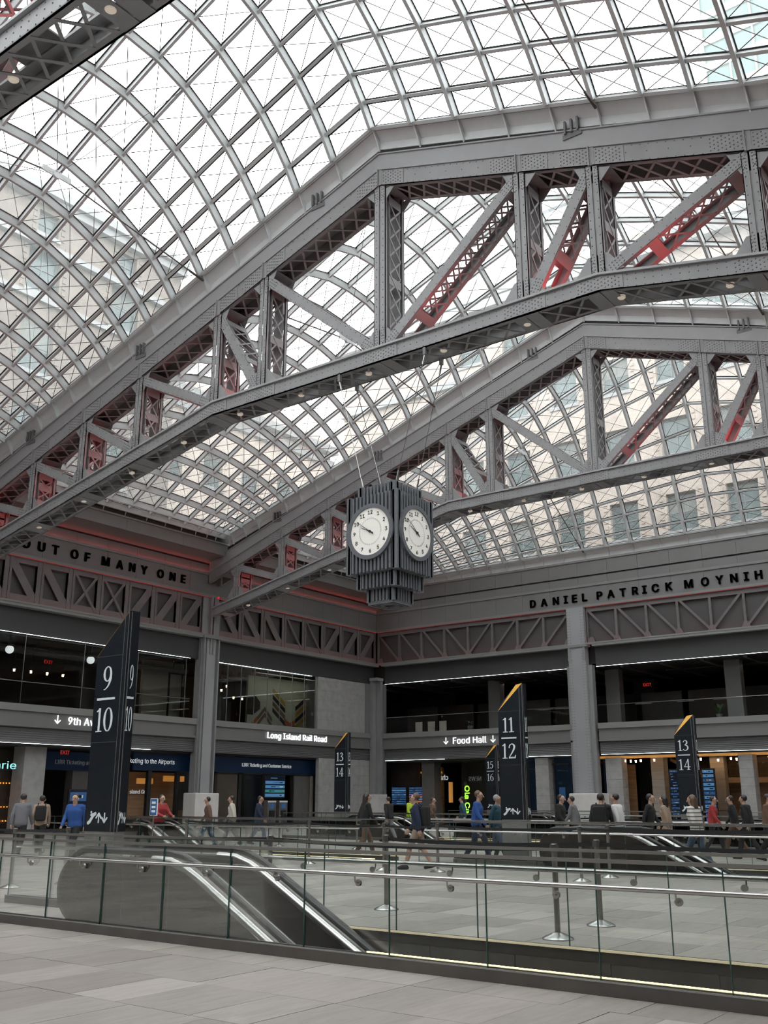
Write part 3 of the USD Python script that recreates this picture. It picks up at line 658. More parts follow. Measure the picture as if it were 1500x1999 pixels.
# closing walls of the hall, out of the picture
w_r = thing('wall_right', 'right wall of the hall, dark grey', 'wall', kind='structure'); MB().box((48.8, -62.3, 0), (49.1, 9.3, 16)).build('panel', 'wall_paint', w_r)
w_f = thing('wall_front', 'wall of the hall behind the viewer, dark grey', 'wall', kind='structure'); MB().box((-9, -62.6, 0), (49.1, -62.3, 16)).build('panel', 'wall_paint', w_f)
MB().box((47.1, -62, 15.0), (48.8, 0, 15.9)).build('soffit', 'soffit_paint', w_r)
MB().box((-9, -62.3, 0), (-8.7, 9.3, 15)).build('outer_wall', 'wall_dark', wall_left); MB().box((-9, 9.0, 0), (49, 9.3, 15)).build('outer_wall', 'wall_dark', wall_back)
MB().box((-9, -62.3, 9.4), (-.3, 9, 9.5)).box((-9, -62.3, 15), (.1, .1, 15.1)).build('unseen_roof_deck', 'room_dark', wall_left); MB().box((-.3, .3, 9.4), (49, 9, 9.5)).box((0, .1, 15.6), (49, 9, 15.7)).build('unseen_roof_deck', 'room_dark', wall_back)
MB().box((-1.0, -62, 9.4), (-.4, .1, 15)).build('inner_core', 'dark_gap', wall_left); MB().box((-1, .4, 9.4), (49, 1.0, 15.6)).build('inner_core', 'dark_gap', wall_back)

# ------------------------------------------------------------------ lattice girders under the lettering
def lattice(label, T, s0, s1, pattern, wide, n_panels=None):
    loc = np.array([(s0+s1)/2, 0.0, 10.52]); base, _ = T(np.array([loc]), np.zeros((1, 3), int))
    t = thing('lattice_girder', label, 'girder', base[0]); TT = lambda v, f: (lambda r: (r[0]-base[0], r[1]))(T(v, f))
    lbox(MB(), s0, s1, -.3, -.14, 10.52, 12.8).build('back_panel', 'lattice_back', t, TT)
    lbox(lbox(MB(), s0, s1, -.14, .05, 12.5, 12.8), s0, s1, -.14, .1, 12.74, 12.8).build('top_chord', 'lattice_paint', t, TT)
    m = lbox(MB(), s0, s1, -.14, .05, 10.52, 10.98 if wide else 10.62); m.build('bottom_chord', 'lattice_paint', t, TT)
    n = len(pattern); st = (s1-s0)/n; rv = MB(); gus = .3
    for i in range(n+1):
        s = s0+i*st; m = MB()
        if wide:
            a, b = max(s-.2, s0), min(s+.2, s1)
            lbox(m, a, min(a+.13, b), -.12, .08, 10.54, 12.74); lbox(m, max(b-.13, a), b, -.12, .08, 10.54, 12.74); lbox(m, a, b, -.12, .04, 10.54, 12.74)
            g = [(q, .08, z) for z in np.arange(10.62, 12.7, .13) for q in (a+.065, b-.065)]
        else:
            a, b = max(s-.07, s0), min(s+.07, s1); lbox(m, a, b, -.12, .06, 10.54, 12.74)
            m.prism(sg.Polygon([(-.24, 0), (.24, 0), (.24, .12), (.1, .42), (-.1, .42), (-.24, .12)]), mat4((1, 0, 0), (0, 0, 1), (0, 1, 0), (min(max(s, s0+.24), s1-.24), -.02, 10.55)), .06)
            g = [(s, .06, z) for z in np.arange(10.7, 12.7, .3)]
        m.build('post', 'lattice_paint', t, TT)
        rv.rivets(g, (0, 1, 0), .02, .014)
    for i, c in enumerate(pattern):
        a, b = s0+i*st+(.2 if wide else .1), s0+(i+1)*st-(.2 if wide else .1)
        zl, zh = (10.75, 12.6)
        for ch in c:
            th = .42 if (wide and ch in '\\/') else .14
            up = (a, zh, b, zl) if ch in '\\l' else (a, zl, b, zh)
            m = MB().beam((up[0], .02 + (.03 if ch in 'r' else 0), up[1]), (up[2], .02 + (.03 if ch in 'r' else 0), up[3]), .05, th, up=(0.01, 0, 1))
            # square up the ends inside the panel
            m.build('diagonal', 'lattice_paint', t, TT)
    rv.build('rivet', 'steel_rivet', t, TT, kind='stuff')
    return t
# pattern letters run with s; on the left wall s runs from the corner to the left of the picture
lattice('riveted lattice girder with wide diagonals under the carved-looking motto, left of the left column', LW, 16.4, 30.7, ['\\', '\\', '\\', 'lr', 'lr', '/', '/', '/'], True)
lattice('riveted lattice girder with wide diagonals between the left column and the corner', LW, .1, 15.2, ['\\', '\\', '\\', 'r', 'r', '/', '/', '/'], True)
lattice('slim lattice girder with thin diagonals between the corner and the back column', FW, .2, 15.0, ['\\', '\\', '\\', '\\', '/', '/', '/', '/'], False)
lattice('slim lattice girder with thin diagonals right of the back column', FW, 16.1, 31.2, ['\\', '\\', '\\', '\\', '/', '/', '/', '/'], False)

# ------------------------------------------------------------------ columns on white blocks
def column_left(y, label, blabel):
    t = thing('riveted_column', label, 'column', (0, y, 0))
    m = MB().box((-.35, -.6, 1.9), (.1, .6, 12.8)); m.build('web', 'steel', t)
    MB().box((.1, -.6, 1.9), (.34, -.52, 10.4)).box((.1, -.66, 1.9), (.16, -.3, 12.6)).build('flange', 'steel', t)
    MB().box((.1, .5, 1.9), (.34, .6, 10.4)).box((.1, .3, 1.9), (.16, .66, 12.6)).build('flange', 'steel', t)
    MB().box((.1, -.3, 1.9), (.24, .36, 10.4)).build('cover_plate', 'steel_smooth', t)
    MB().box((.1, -.12, 9.5), (.3, -.02, 12.8)).box((.1, .1, 9.5), (.3, .2, 12.8)).build('stiffener', 'steel', t)
    MB().box((.0, -.7, 10.38), (.42, .7, 10.5)).build('cap_plate', 'ledge_paint', t)
    r = MB().rivets([(.16, yy, z) for z in np.arange(2.0, 10.3, .16) for yy in (-.42, .43)], (1, 0, 0), .024, .016); r.build('rivet', 'steel_rivet', t, kind='stuff')
    block((.05, y, 0), blabel, 1.0, 1.75)
def block(c, label, w, d):
    t = thing('column_block', label, 'pedestal', c)
    m = m3.Manifold.batch_hull([m3.Manifold.sphere(.06, 10).translate((sx*(w/2-.06), sy*(d/2-.06), z)) for sx in (-1, 1) for sy in (-1, 1) for z in (.02, 1.86)])
    MB().add(m).build('block', 'block_white', t, smooth=40)
    MB().box((-w/2-.01, -d/2-.01, 0), (w/2+.01, d/2+.01, .12)).build('plinth', 'stone', t)
column_left(-15.8, 'grey riveted built-up column on the left wall under the smaller truss', 'pale square block at the foot of the left wall column')
column_left(-31.35, 'grey riveted column on the left wall under the nearer truss', 'pale block at the foot of the outermost left wall column')
def column_back(x, label, blabel):
    t = thing('riveted_column', label, 'column', (x, 0, 0))
    MB().box((-.56, -.35, 1.9), (.56, .1, 12.8)).build('front_plate', 'steel_smooth', t)
    MB().box((.56, -.12, 1.9), (.82, .3, 9.3)).build('side_plate', 'steel', t); MB().box((-.82, -.1, 1.9), (-.56, .3, 9.3)).build('side_plate', 'steel', t)
    MB().box((-.56, -.4, 9.6), (-.42, -.35, 10.38)).box((.42, -.4, 9.6), (.56, -.35, 10.38)).build('bracket', 'steel', t)
    MB().box((-.7, -.42, 10.38), (.7, .1, 10.52)).build('cap_plate', 'ledge_paint', t)
    r = MB().rivets([(xx, -.35, z) for z in np.arange(2.0, 12.6, .17) for xx in (-.5, -.36, .36, .5)], (0, -1, 0), .024, .016); r.build('rivet', 'steel_rivet', t, kind='stuff')
    block((x+.2, -.1, 0), blabel, 2.0, 1.3)
column_back(15.47, 'grey riveted column on the back wall below the black name lettering', 'pale square block at the foot of the back wall column')
column_back(31.6, 'grey riveted column on the back wall beyond the right edge', 'pale block at the foot of the column beyond the right edge')
t = thing('column_block', 'pale block standing in the corner where the two walls meet', 'pedestal', (.55, -.6, 0)); MB().box((-.5, -.5, 0), (.5, .5, 1.92)).build('block', 'block_white', t)
# corner column
t = thing('riveted_column', 'slim grey steel column in the corner of the two walls', 'column', (.12, -.12, 0)); MB().box((-.1, -.55, 1.9), (.14, -.25, 9.6)).box((.1, -.14, 1.9), (.5, .1, 9.6)).box((-.1, -.25, 1.9), (.1, .1, 9.6)).build('shaft', 'steel', t); MB().box((-.12, -.6, 9.4), (.55, .1, 9.6)).build('cap_plate', 'steel_smooth', t)

# ------------------------------------------------------------------ lettering on the walls
def lettering(name, label, s, place, h, width, depth, m, bold=False):
    """each letter is a part; place(x) gives the 4x4 matrix at x metres along the line."""
    total = text(s, h, depth, bold); bw = total.bounds[1][0]-total.bounds[0][0]; k = width/bw
    t = thing(name, label, 'lettering', place(0)[:3, 3]); o = place(0)[:3, 3]
    # advance of each letter from prefix widths
    for i, ch in enumerate(s):
        if ch == ' ': continue
        pre = text(s[:i+1], h, depth, bold).bounds[1][0]; g = text(ch, h, depth, bold); gw = g.bounds[1][0]-g.bounds[0][0]
        x0 = (pre-gw-total.bounds[0][0])*k
        v = g.vertices.copy(); v[:, 0] = v[:, 0]-g.bounds[0][0]+x0 + gw*(k-1)/2
        T = place(0).copy(); T[:3, 3] -= o
        l_ = MB().add((v, g.faces), T)
        if bold: l_.add((v+(.022, .0, 0), g.faces), T).add((v-(.022, .0, 0), g.faces), T)
        l_.build('letter', m, t)
    return t
lettering('wall_lettering', 'black raised capitals of the motto on the grey band of the left wall', 'OUT OF MANY ONE', lambda x: T_left(-28.55+x, 13.27, .11), .44, 10.75, .07, 'letter_black', True)
lettering('wall_lettering', 'black raised capitals of a name on the grey band of the back wall', 'DANIEL PATRICK MOYNIHAN', lambda x: T_far(12.2+x, 13.18, -.11), .45, 16.3, .07, 'letter_black', True)
lettering('sign_lettering', 'white lit letters of the railway name on the left wall beam', 'Long Island Rail Road', lambda x: T_left(-10.72+x, 5.1, .02), .36, 5.5, .07, 'sign_white')
def arrow_down(mb, T, h):
    p = so.unary_union([sg.box(-.055*h, 0, .055*h, h), sg.LineString([(-.4*h, .42*h), (0, .04*h), (.4*h, .42*h)]).buffer(.06*h, cap_style=2, join_style=2)]); mb.prism(p, T, .04)
def arrow_up(mb, T, h):
    p = sa.scale(so.unary_union([sg.box(-.055*h, 0, .055*h, h), sg.LineString([(-.4*h, .42*h), (0, .04*h), (.4*h, .42*h)]).buffer(.06*h, cap_style=2, join_style=2)]), 1, -1, origin=(0, h/2)); mb.prism(p, T, .04)
t = lettering('sign_lettering', 'white lit avenue name with a down arrow on the far left beam', '9th Av', lambda x: T_left(-24.8+x, 5.08, .02), .36, 1.55, .06, 'sign_white')
a = MB(); arrow_down(a, mat4((0, 1, 0), (0, 0, 1), (1, 0, 0), (0, -.6, 0)), .4); a.build('arrow', 'sign_white', t)
t = lettering('sign_lettering', 'white lit food court words between two down arrows', 'Food Hall', lambda x: T_far(6.3+x, 5.02, -.02), .4, 2.5, .06, 'sign_white')
for x in (-.55, 2.98): a = MB(); arrow_down(a, T_far(x, 0, 0), .42); a.build('arrow', 'sign_white', t)

gnd = thing('ground', 'unseen plane added round the hall to block and bounce sky light from below', 'ground', kind='structure')
MB().prism(sg.box(-400, -400, 400, 400).difference(sg.box(-.6, -62.6, 49.2, .6)), mat4((1, 0, 0), (0, 1, 0), (0, 0, 1), (0, 0, 9.55)), .1).build('unseen_roof_deck', 'unseen_roof_deck', gnd)  # unseen plane added to stop sky light from below and reflect it upward
# ------------------------------------------------------------------ the old building round the court, and towers beyond
def facade(name, label, P0, dirv, nrm, length, z0, z1, wins, cornice=None, depth=1.2, lesenes=True, br='brick'):
    """dirv along the wall, nrm towards the hall; wins: (s, z, w, h)."""
    t = thing(name, label, 'building', P0); O = np.array(P0, float); d = np.array(dirv, float); n = np.array(nrm, float)
    T = mat4(d, (0, 0, 1), np.cross(d, (0, 0, 1)), (0, 0, 0)); sgn = 1 if np.dot(np.cross(d, (0, 0, 1)), n) > 0 else -1
    def at(poly, n0, n1, nm, m, par=t, **kw):
        lo, hi = (n0, n1) if sgn > 0 else (-n1, -n0)
        TT = T.copy(); TT[:3, 3] = np.cross(d, (0, 0, 1))*lo
        return MB().prism(poly, TT, hi-lo).build(nm, m, par, **kw)
    wall = sg.box(0, z0, length, z1).difference(so.unary_union([sg.box(s-w/2, z, s+w/2, z+h) for s, z, w, h in wins]))
    at(wall, -depth, 0, 'wall', br); at(sg.box(0, z0, length, z1), -depth-.2, -depth, 'inner_wall', 'window_glass')
    for k, (s, z, w, h) in enumerate(wins):
        fr = sg.box(s-w/2, z, s+w/2, z+h).difference(so.unary_union([sg.box(s-w/2+.12+i*(w-.24)/2+.04*i, z+.12+j*(h-.24)/2+.04*j, s-w/2+.12+(i+1)*(w-.24)/2-.04*(1-i), z+.12+(j+1)*(h-.24)/2-.04*(1-j)) for i in (0, 1) for j in (0, 1)]))
        f = at(fr, -.42, -.32, 'window', 'window_frame')
        at(sg.box(s-w/2+.05, z+.05, s+w/2-.05, z+h-.05), -.4, -.37, 'pane', 'window_glass', f)
        if k % 3 != 1: at(sg.box(s-w/2+.1, z+h*(.45+.2*((k*7) % 3)), s+w/2-.1, z+h-.1), -.365, -.35, 'blind', 'blind', f)
        at(sg.box(s-w/2-.15, z-.25, s+w/2+.15, z), -.3, .12, 'sill', 'facade_stone')
    if lesenes:      # toothed brick quoins beside the windows
        g = MB()
        for s, z, w, h in wins:
            for e in (-1, 1):
                for q in np.arange(z, z+h, .42):
                    a = s + e*(w/2+.3); lo = -.06 if sgn < 0 else 0
                    TT = T.copy(); TT[:3, 3] = np.cross(d, (0, 0, 1))*lo; g.prism(sg.box(a-.12, q, a+.12, q+.24), TT, .06)
        g.build('quoin', br, t, kind='stuff')
    for z, h, out in (cornice or []):
        at(sg.box(-.1, z, length+.1, z+h), -.1, out, 'cornice', 'facade_stone')
    return t
rows = [13.0, 18.3, 23.55, 28.85, 34.2]
wb = [(-8+s_, z, 2.0, 2.55) for s_ in np.arange(12.6, 58, 3.95) for z in rows]
facade('court_building', 'pale brick building with rows of square windows behind the far end of the glass roof', (-8, 6.0, 0), (1, 0, 0), (0, -1, 0), 60, 9.5, 40.5, [(s+8, z, w, h) for s, z, w, h in wb], [(32.6, .5, .4), (38.2, .7, .9), (39.3, .5, .5)])
wl = [(s_, z, 2.2, 3.4) for s_ in np.arange(4.5, 44, 6.0) for z in (14.5, 20.0, 25.4, 30.4)] + [(s_, 34.3, 1.4, 1.5) for s_ in np.arange(4.5, 44, 6.0)]
facade('court_building', 'pale brick building with a stone cornice behind the left part of the glass roof', (-6.0, -14.4, 0), (0, -1, 0), (1, 0, 0), 46, 9.5, 37.6, wl, [(36.1, .5, .5), (36.6, .45, .8), (33.2, .35, .4), (30.0-.2, .3, .25), (37.3, .3, .2)], br='brick_darkened')
wm = [(s_, z, 1.9, 2.6) for s_ in np.arange(1.6, 19, 3.9) for z in (13.0, 18.3, 23.5)]
facade('court_building', 'lower pale brick wing with a cornice in the corner of the court', (-9.5, 6.0, 0), (0, -1, 0), (1, 0, 0), 21, 9.5, 31.0, wm, [(28.6, .5, .4), (29.6, .6, .8)], br='brick_brightened')
# tower with green glass and pale bands
t = thing('office_tower', 'pale green glass office tower beyond the roof at the top right', 'building', (9.0+20, 75, 0))
MB().box((-20, -12, 0), (20, 12, 190)).build('core', 'tower_glass', t)
for z in np.arange(60, 190, 4.2): MB().box((-20.15, -12.2, z), (20.15, 12.2, z+1.3)).build('floor_band', 'tower_band', t)
for x in np.arange(-20, 20.1, 3.33): MB().box((x-.12, -12.35, 60), (x+.12, -12, 190)).build('mullion', 'tower_band', t)
MB().box((-20.2, -12.4, 190), (20.2, 12.4, 195)).build('parapet', 'tower_glass', t)
t = thing('roof_plant', 'hazy rooftop building with an open steel frame, seen through the big truss', 'building', (-1, 32, 0))
MB().box((-6, -6, 20), (9, 6, 52.5)).build('body', 'facade_stone', t)
for x in (-6, 1.5, 9): MB().box((x-.3, -6.3, 52.5), (x+.3, -5.7, 60)).build('frame_post', 'roof_metal', t)
MB().box((-6.3, -6.3, 59.4), (9.3, -5.7, 60)).build('frame_beam', 'roof_metal', t)
for k, x in enumerate((-3.5, -1, 3.4, 5.2)): MB().box((x-.7, -2, 52.5), (x+.8, 2, 54 + (k % 2)*1.3)).lathe([(0, 54), (.4, 54), (.3, 56), (0, 56)], (x, 0, 0), 10).build('roof_unit', 'roof_metal', t)

# ------------------------------------------------------------------ the hanging clock
CX_, CY_, CR = 24.37, -31.22, .965
clock = thing('hanging_clock', 'dark grey finned four faced clock hanging from the big truss', 'clock', (CX_, CY_, 7.2))
def tier(name, r, z0, z1, step=.137, dz=7.2, depth=.1):
    MB().box((-r+.09, -r+.09, z0-dz), (r-.09, r-.09, z1-dz-.08)).build(name, 'clock_metal', clock)
    n = int(round(2*(r-.13)/step)); st = 2*(r-.13)/n
    for k in range(n+1):
        o = -r+.13 + k*st
        for a in range(4):
            m = MB(); w = .036; wav = .03*(k % 2)
            lo, hi = z0-dz+wav*.7, z1-dz-wav*.6
            q = [(o-w, -r, lo), (o+w, -r, lo), (o+w, -r+depth, lo), (o-w, -r+depth, lo)]; c, s_ = [(1, 0), (0, 1), (-1, 0), (0, -1)][a]
            v = [(x*c-y*s_, x*s_+y*c, z) for x, y, z in q] + [(x*c-y*s_, x*s_+y*c, hi) for x, y, z in q]
            m.hexa(v).build('fin', 'clock_metal', clock)
    for sx in (-1, 1):
        for sy in (-1, 1):
            pr = sg.Polygon([(-.1, -.1), (.07, -.1), (.1, -.07), (.1, .1), (-.1, .1)]) if True else None
            MB().prism(sg.box(-.1, -.1, .1, .1).buffer(-.03).buffer(.03, join_style=1, quad_segs=2), mat4((1, 0, 0), (0, 1, 0), (0, 0, 1), (sx*(r-.1), sy*(r-.1), z0-dz-.01)), z1-z0+.03).build('corner_post', 'clock_metal', clock)
tier('body', CR, 8.05, 10.45); tier('upper_tier', CR-.24, 10.3, 10.82); tier('lower_tier', CR-.22, 7.6, 8.15); tier('lowest_tier', CR-.45, 7.22, 7.72)
for k in range(3):
    r = CR-.5-.13*k; m = MB()
    for a, b in (((-r, -r), (r, -r)), ((r, -r), (r, r)), ((r, r), (-r, r)), ((-r, r), (-r, -r))): m.beam((*a, .0), (*b, .0), .05, .1)
    m.build('bottom_ring', 'clock_metal', clock)
def numeral(s, h): return text(s, h, .012)
for a in range(4):
    c, s_ = [(1, 0), (0, 1), (-1, 0), (0, -1)][a]
    F = mat4((c, s_, 0), (0, 0, 1), (s_, -c, 0), (s_*(CR-.06), -c*(CR-.06), 9.27-7.2))
    v, f, _ = meshkit.arrays(trimesh.creation.annulus(.735, .86, .16, sections=64)); v = v+(0, 0, .06)
    MB().raw(v@F[:3, :3].T+F[:3, 3], f).build('dial_frame', 'clock_metal', clock, smooth=40)
    d = MB(); v, f, _ = meshkit.arrays(trimesh.creation.cylinder(.75, .12, sections=64)); d.raw((v+(0, 0, .04))@F[:3, :3].T+F[:3, 3], f); dial = d.build('dial', 'dial', clock)
    nm = MB()
    for k in range(1, 13):
        g = numeral(str(k), .115); b = g.bounds.mean(0); an = math.radians(90-30*k); nm.add((g.vertices - (b[0], b[1], 0) + (.6*math.cos(an), .6*math.sin(an), .1), g.faces), F)
    nm.build('numerals', 'ink', dial)
    tk = MB()
    for k in range(60):
        an = math.radians(6*k); u_ = np.array([math.cos(an), math.sin(an), 0]); tk.beam(u_*.385+(0, 0, .103), u_*.425+(0, 0, .103), .005, .005)
    v, fc = tk.arrays(); MB().raw(v@F[:3, :3].T+F[:3, 3], fc).build('minute_track', 'chev_brown', dial)
    def hand(an, tail, L_, w, z):
        u_ = np.array([math.cos(an), math.sin(an), 0]); p_ = np.array([-u_[1], u_[0], 0]); v = np.array([-u_*tail-p_*w, -u_*tail+p_*w, u_*L_+p_*w*.3, u_*L_-p_*w*.3]); v = np.vstack([v+(0, 0, z), v+(0, 0, z+.008)])
        return v@F[:3, :3].T+F[:3, 3]
    MB().hexa(hand(math.radians(90-(9+51/60)*30), .12, .37, .017, .112)).build('hour_hand', 'ink', dial); MB().hexa(hand(math.radians(90-51*6), .16, .62, .013, .125)).build('minute_hand', 'ink', dial)
    hb = MB(); v, f, _ = meshkit.arrays(trimesh.creation.cylinder(.04, .04, sections=16)); hb.raw((v+(0, 0, .125))@F[:3, :3].T+F[:3, 3], f).build('hub', 'ink', dial)
for x, sx in ((22.75, -1), (26.15, 1)):
    for y, sy in ((-31.8, -1), (-30.88, 1)):
        A = np.array([x, y, 14.72]) - (CX_, CY_, 7.2); B = np.array([sx*(CR-.42), sy*(CR-.42), 10.5-7.2])
        MB().tube([A, B], .012, 5).tube([B, B+(A-B)*.16], .03, 6).tube([A, A+(B-A)*.07], .03, 6).build('suspension_cable', 'stainless', clock)
        MB().box(A-(.05, .05, .0), A+(.05, .05, .3)).build('clevis', 'steel_rivet', clock)

# ------------------------------------------------------------------ serif numerals for the track signs
def stroke(pts):
    out = []
    for (x0, y0, w0), (x1, y1, w1) in zip(pts[:-1], pts[1:]):
        out.append(sg.MultiPoint([]).union(sg.Point(x0, y0).buffer(w0/2, 8)).union(sg.Point(x1, y1).buffer(w1/2, 8)).convex_hull)
    return so.unary_union(out)
def ell(cx, cy, rx, ry): return sa.scale(sg.Point(cx, cy).buffer(1, 16), rx, ry)
def curve(P, n=10):
    P = np.array(P, float); t = np.linspace(0, len(P)-1, (len(P)-1)*n+1); from_ = []
    for u in t:
        i = min(int(u), len(P)-2); f = u-i; p0, p1, p2, p3 = P[max(i-1, 0)], P[i], P[i+1], P[min(i+2, len(P)-1)]
        from_.append(.5*((2*p1)+(-p0+p2)*f+(2*p0-5*p1+4*p2-p3)*f*f+(-p0+3*p1-3*p2+p3)*f**3))
    return [tuple(q) for q in from_]
def serif(ch):
    U = so.unary_union
    if ch == '0': return ell(.3, .5, .3, .5).difference(ell(.3, .5, .17, .455)), .6
    if ch == '1': return U([sg.box(.13, 0, .255, 1), sg.Polygon([(0, .83), (0, .875), (.2, 1.0), (.255, 1.0), (.15, .86)]), sg.box(0, 0, .385, .05)]), .4
    if ch == '2': return U([stroke(curve([(.08, .74, .1), (.12, .88, .07), (.3, .965, .06), (.46, .86, .13), (.46, .68, .14), (.32, .42, .09), (.07, .09, .05)])), sg.box(.03, 0, .55, .1), sg.Polygon([(.55, 0), (.6, .22), (.55, .22), (.47, .08)])]), .62
    if ch == '3': return U([stroke(curve([(.07, .82, .08), (.2, .955, .06), (.38, .88, .12), (.38, .68, .12), (.18, .54, .045)])), stroke(curve([(.18, .54, .045), (.4, .45, .11), (.47, .26, .14), (.36, .08, .09), (.16, .03, .055), (.03, .12, .09)]))]), .54
    if ch == '4': return U([stroke([(.42, .97, .05), (.04, .29, .05)]), sg.box(.0, .255, .62, .325), sg.box(.36, 0, .485, 1), sg.box(.26, 0, .585, .05)]), .62
    if ch == '5': return U([sg.Polygon([(.1, .9), (.13, 1), (.5, 1), (.48, .9)]), stroke([(.12, .95, .05), (.09, .56, .05)]), stroke(curve([(.09, .54, .045), (.28, .6, .07), (.45, .45, .13), (.45, .22, .13), (.3, .05, .08), (.14, .03, .06), (.03, .12, .09)]))]), .54
    if ch == '9': return U([ell(.29, .67, .28, .33).difference(ell(.29, .67, .155, .285)), stroke(curve([(.51, .68, .12), (.5, .45, .13), (.4, .2, .09), (.22, .04, .05), (.1, .01, .04)]))]), .58
    if ch == '6':
        g, w = serif('9'); return sa.rotate(g, 180, origin=(w/2, .5)), w
def serif_num(s, h):
    x = 0; out = []
    for ch in s:
        g, w = serif(ch); out.append(sa.translate(g, x, 0)); x += w+.07
    return sa.scale(sa.translate(so.unary_union(out).simplify(.004), -(x-.07)/2, 0), h, h, origin=(0, 0))
ICON = so.unary_union([sg.LineString([(0, 0), (.06, .03), (.2, .2), (.27, .23)]).buffer(.045), sg.Point(.1, .27).buffer(.03), sg.LineString([(.1, .2), (.17, .22)]).buffer(.028)])
UP = sa.translate(sa.scale(so.unary_union([sg.box(-.02, 0, .02, .26), sg.LineString([(-.1, .13), (0, .02), (.1, .13)]).buffer(.024)]), 1, -1, origin=(0, .13)), .42, 0)
DN = sa.translate(so.unary_union([sg.box(-.02, 0, .02, .26), sg.LineString([(-.1, .13), (0, .02), (.1, .13)]).buffer(.024)]), .66, 0)
def pylon(x0, yc, a, b, label):
    W, D, H = .74, .2, 4.4; y0 = yc+1.24
    t = thing('track_sign', label, 'sign pillar', (x0-W/2, y0+D/2, 0)); o = np.array([x0-W/2, y0+D/2, 0])
    l, r, f, k = -W/2, W/2, -D/2, D/2
    A, B, C, Dd = (l, f, 3.72), (r, f, H), (l+.44, k, H-.01), (r, k, H)
    v = [(l, f, 1.05), (r, f, 1.05), (r, k, 1.05), (l, k, 1.05), A, B, Dd, C, (l, k, 3.95)]
    MB().raw(v, [[0, 2, 1], [0, 3, 2], [0, 1, 5], [0, 5, 4], [1, 2, 6], [1, 6, 5], [2, 3, 7], [2, 7, 6], [3, 0, 4], [3, 4, 8], [3, 8, 7], [4, 7, 8], [4, 5, 7], [5, 6, 7]]).build('pillar', 'pylon_navy', t)
    n = np.cross(np.subtract(B, A), np.subtract(C, A)); n /= np.linalg.norm(n); q = np.array([A, B, C])
    MB().raw(np.vstack([q, q+n*.003]), [[0, 2, 1], [3, 4, 5], [0, 1, 4], [0, 4, 3], [1, 2, 5], [1, 5, 4], [2, 0, 3], [2, 3, 5]]).build('slanted_top', 'yellow', t, label='yellow slanted top face')
    MB().box((l+.01, f+.01, 0), (r-.01, k-.01, 1.05)).build('plinth', 'pylon_base', t)
    for z in (2.37, 3.71): MB().box((l, f-.003, z-.006), (r-.09, f+.01, z+.006)).build('seam', 'gasket', t)
    for x in (r-.1, r-.012): MB().box((x-.006, f-.006, 1.05), (x+.006, f+.01, 3.72+(x-l)/W*.66)).build('edge_strip', 'steel_edge', t)
    MB().box((r-.004, f+.03, 1.05), (r+.006, f+.045, H-.02)).build('edge_strip', 'steel_edge', t)
    for T, cx in ((T_far(-.07, 0, f-.001), 0), (mat4((0, 1, 0), (0, 0, 1), (1, 0, 0), (r+.001, .01, 0)), 0)):
        def put(nm, poly, x, z):
            TT = T.copy(); TT[:3, 3] += T[:3, 0]*x + (0, 0, z); MB().prism(poly, TT, .006).build(nm, 'print_white', t)
        sc = 1 if T[1, 0] == 0 else .3
        put('numeral', sa.scale(serif_num(a, .37), sc, 1, origin=(0, 0)), 0, 3.18); put('numeral', sa.scale(serif_num(b, .37), sc, 1, origin=(0, 0)), 0, 2.53); put('dividing_bar', sg.box(-.22*sc, 0, .22*sc, .035), 0, 3.02)
        for p_, nm in ((ICON, 'escalator_mark'), (UP, 'arrow'), (DN, 'arrow')): put(nm, sa.scale(p_, .58*sc, .58, origin=(0, 0)), -.2*sc, 1.17)
    return t
pylon(29.4, -46.19, '9', '10', 'tall dark track sign 9/10, the largest, at the left beside the near escalator')
pylon(29.4, -33.57, '11', '12', 'dark track sign 11/12 with a yellow top, right of the middle')
pylon(29.4, -21.4, '13', '14', 'dark track sign 13/14 with a yellow top, rightmost')
pylon(13.85, -21.4, '13', '14', 'slim dark track sign 13/14 without visible yellow, in front of the corner stone wall')
pylon(13.85, -8.6, '15', '16', 'small dark track sign 15/16 half hidden behind the 11/12 sign')
pylon(13.85, -33.57, '11', '12', 'dark track sign mostly hidden behind the 9/10 sign, its side showing at the right')

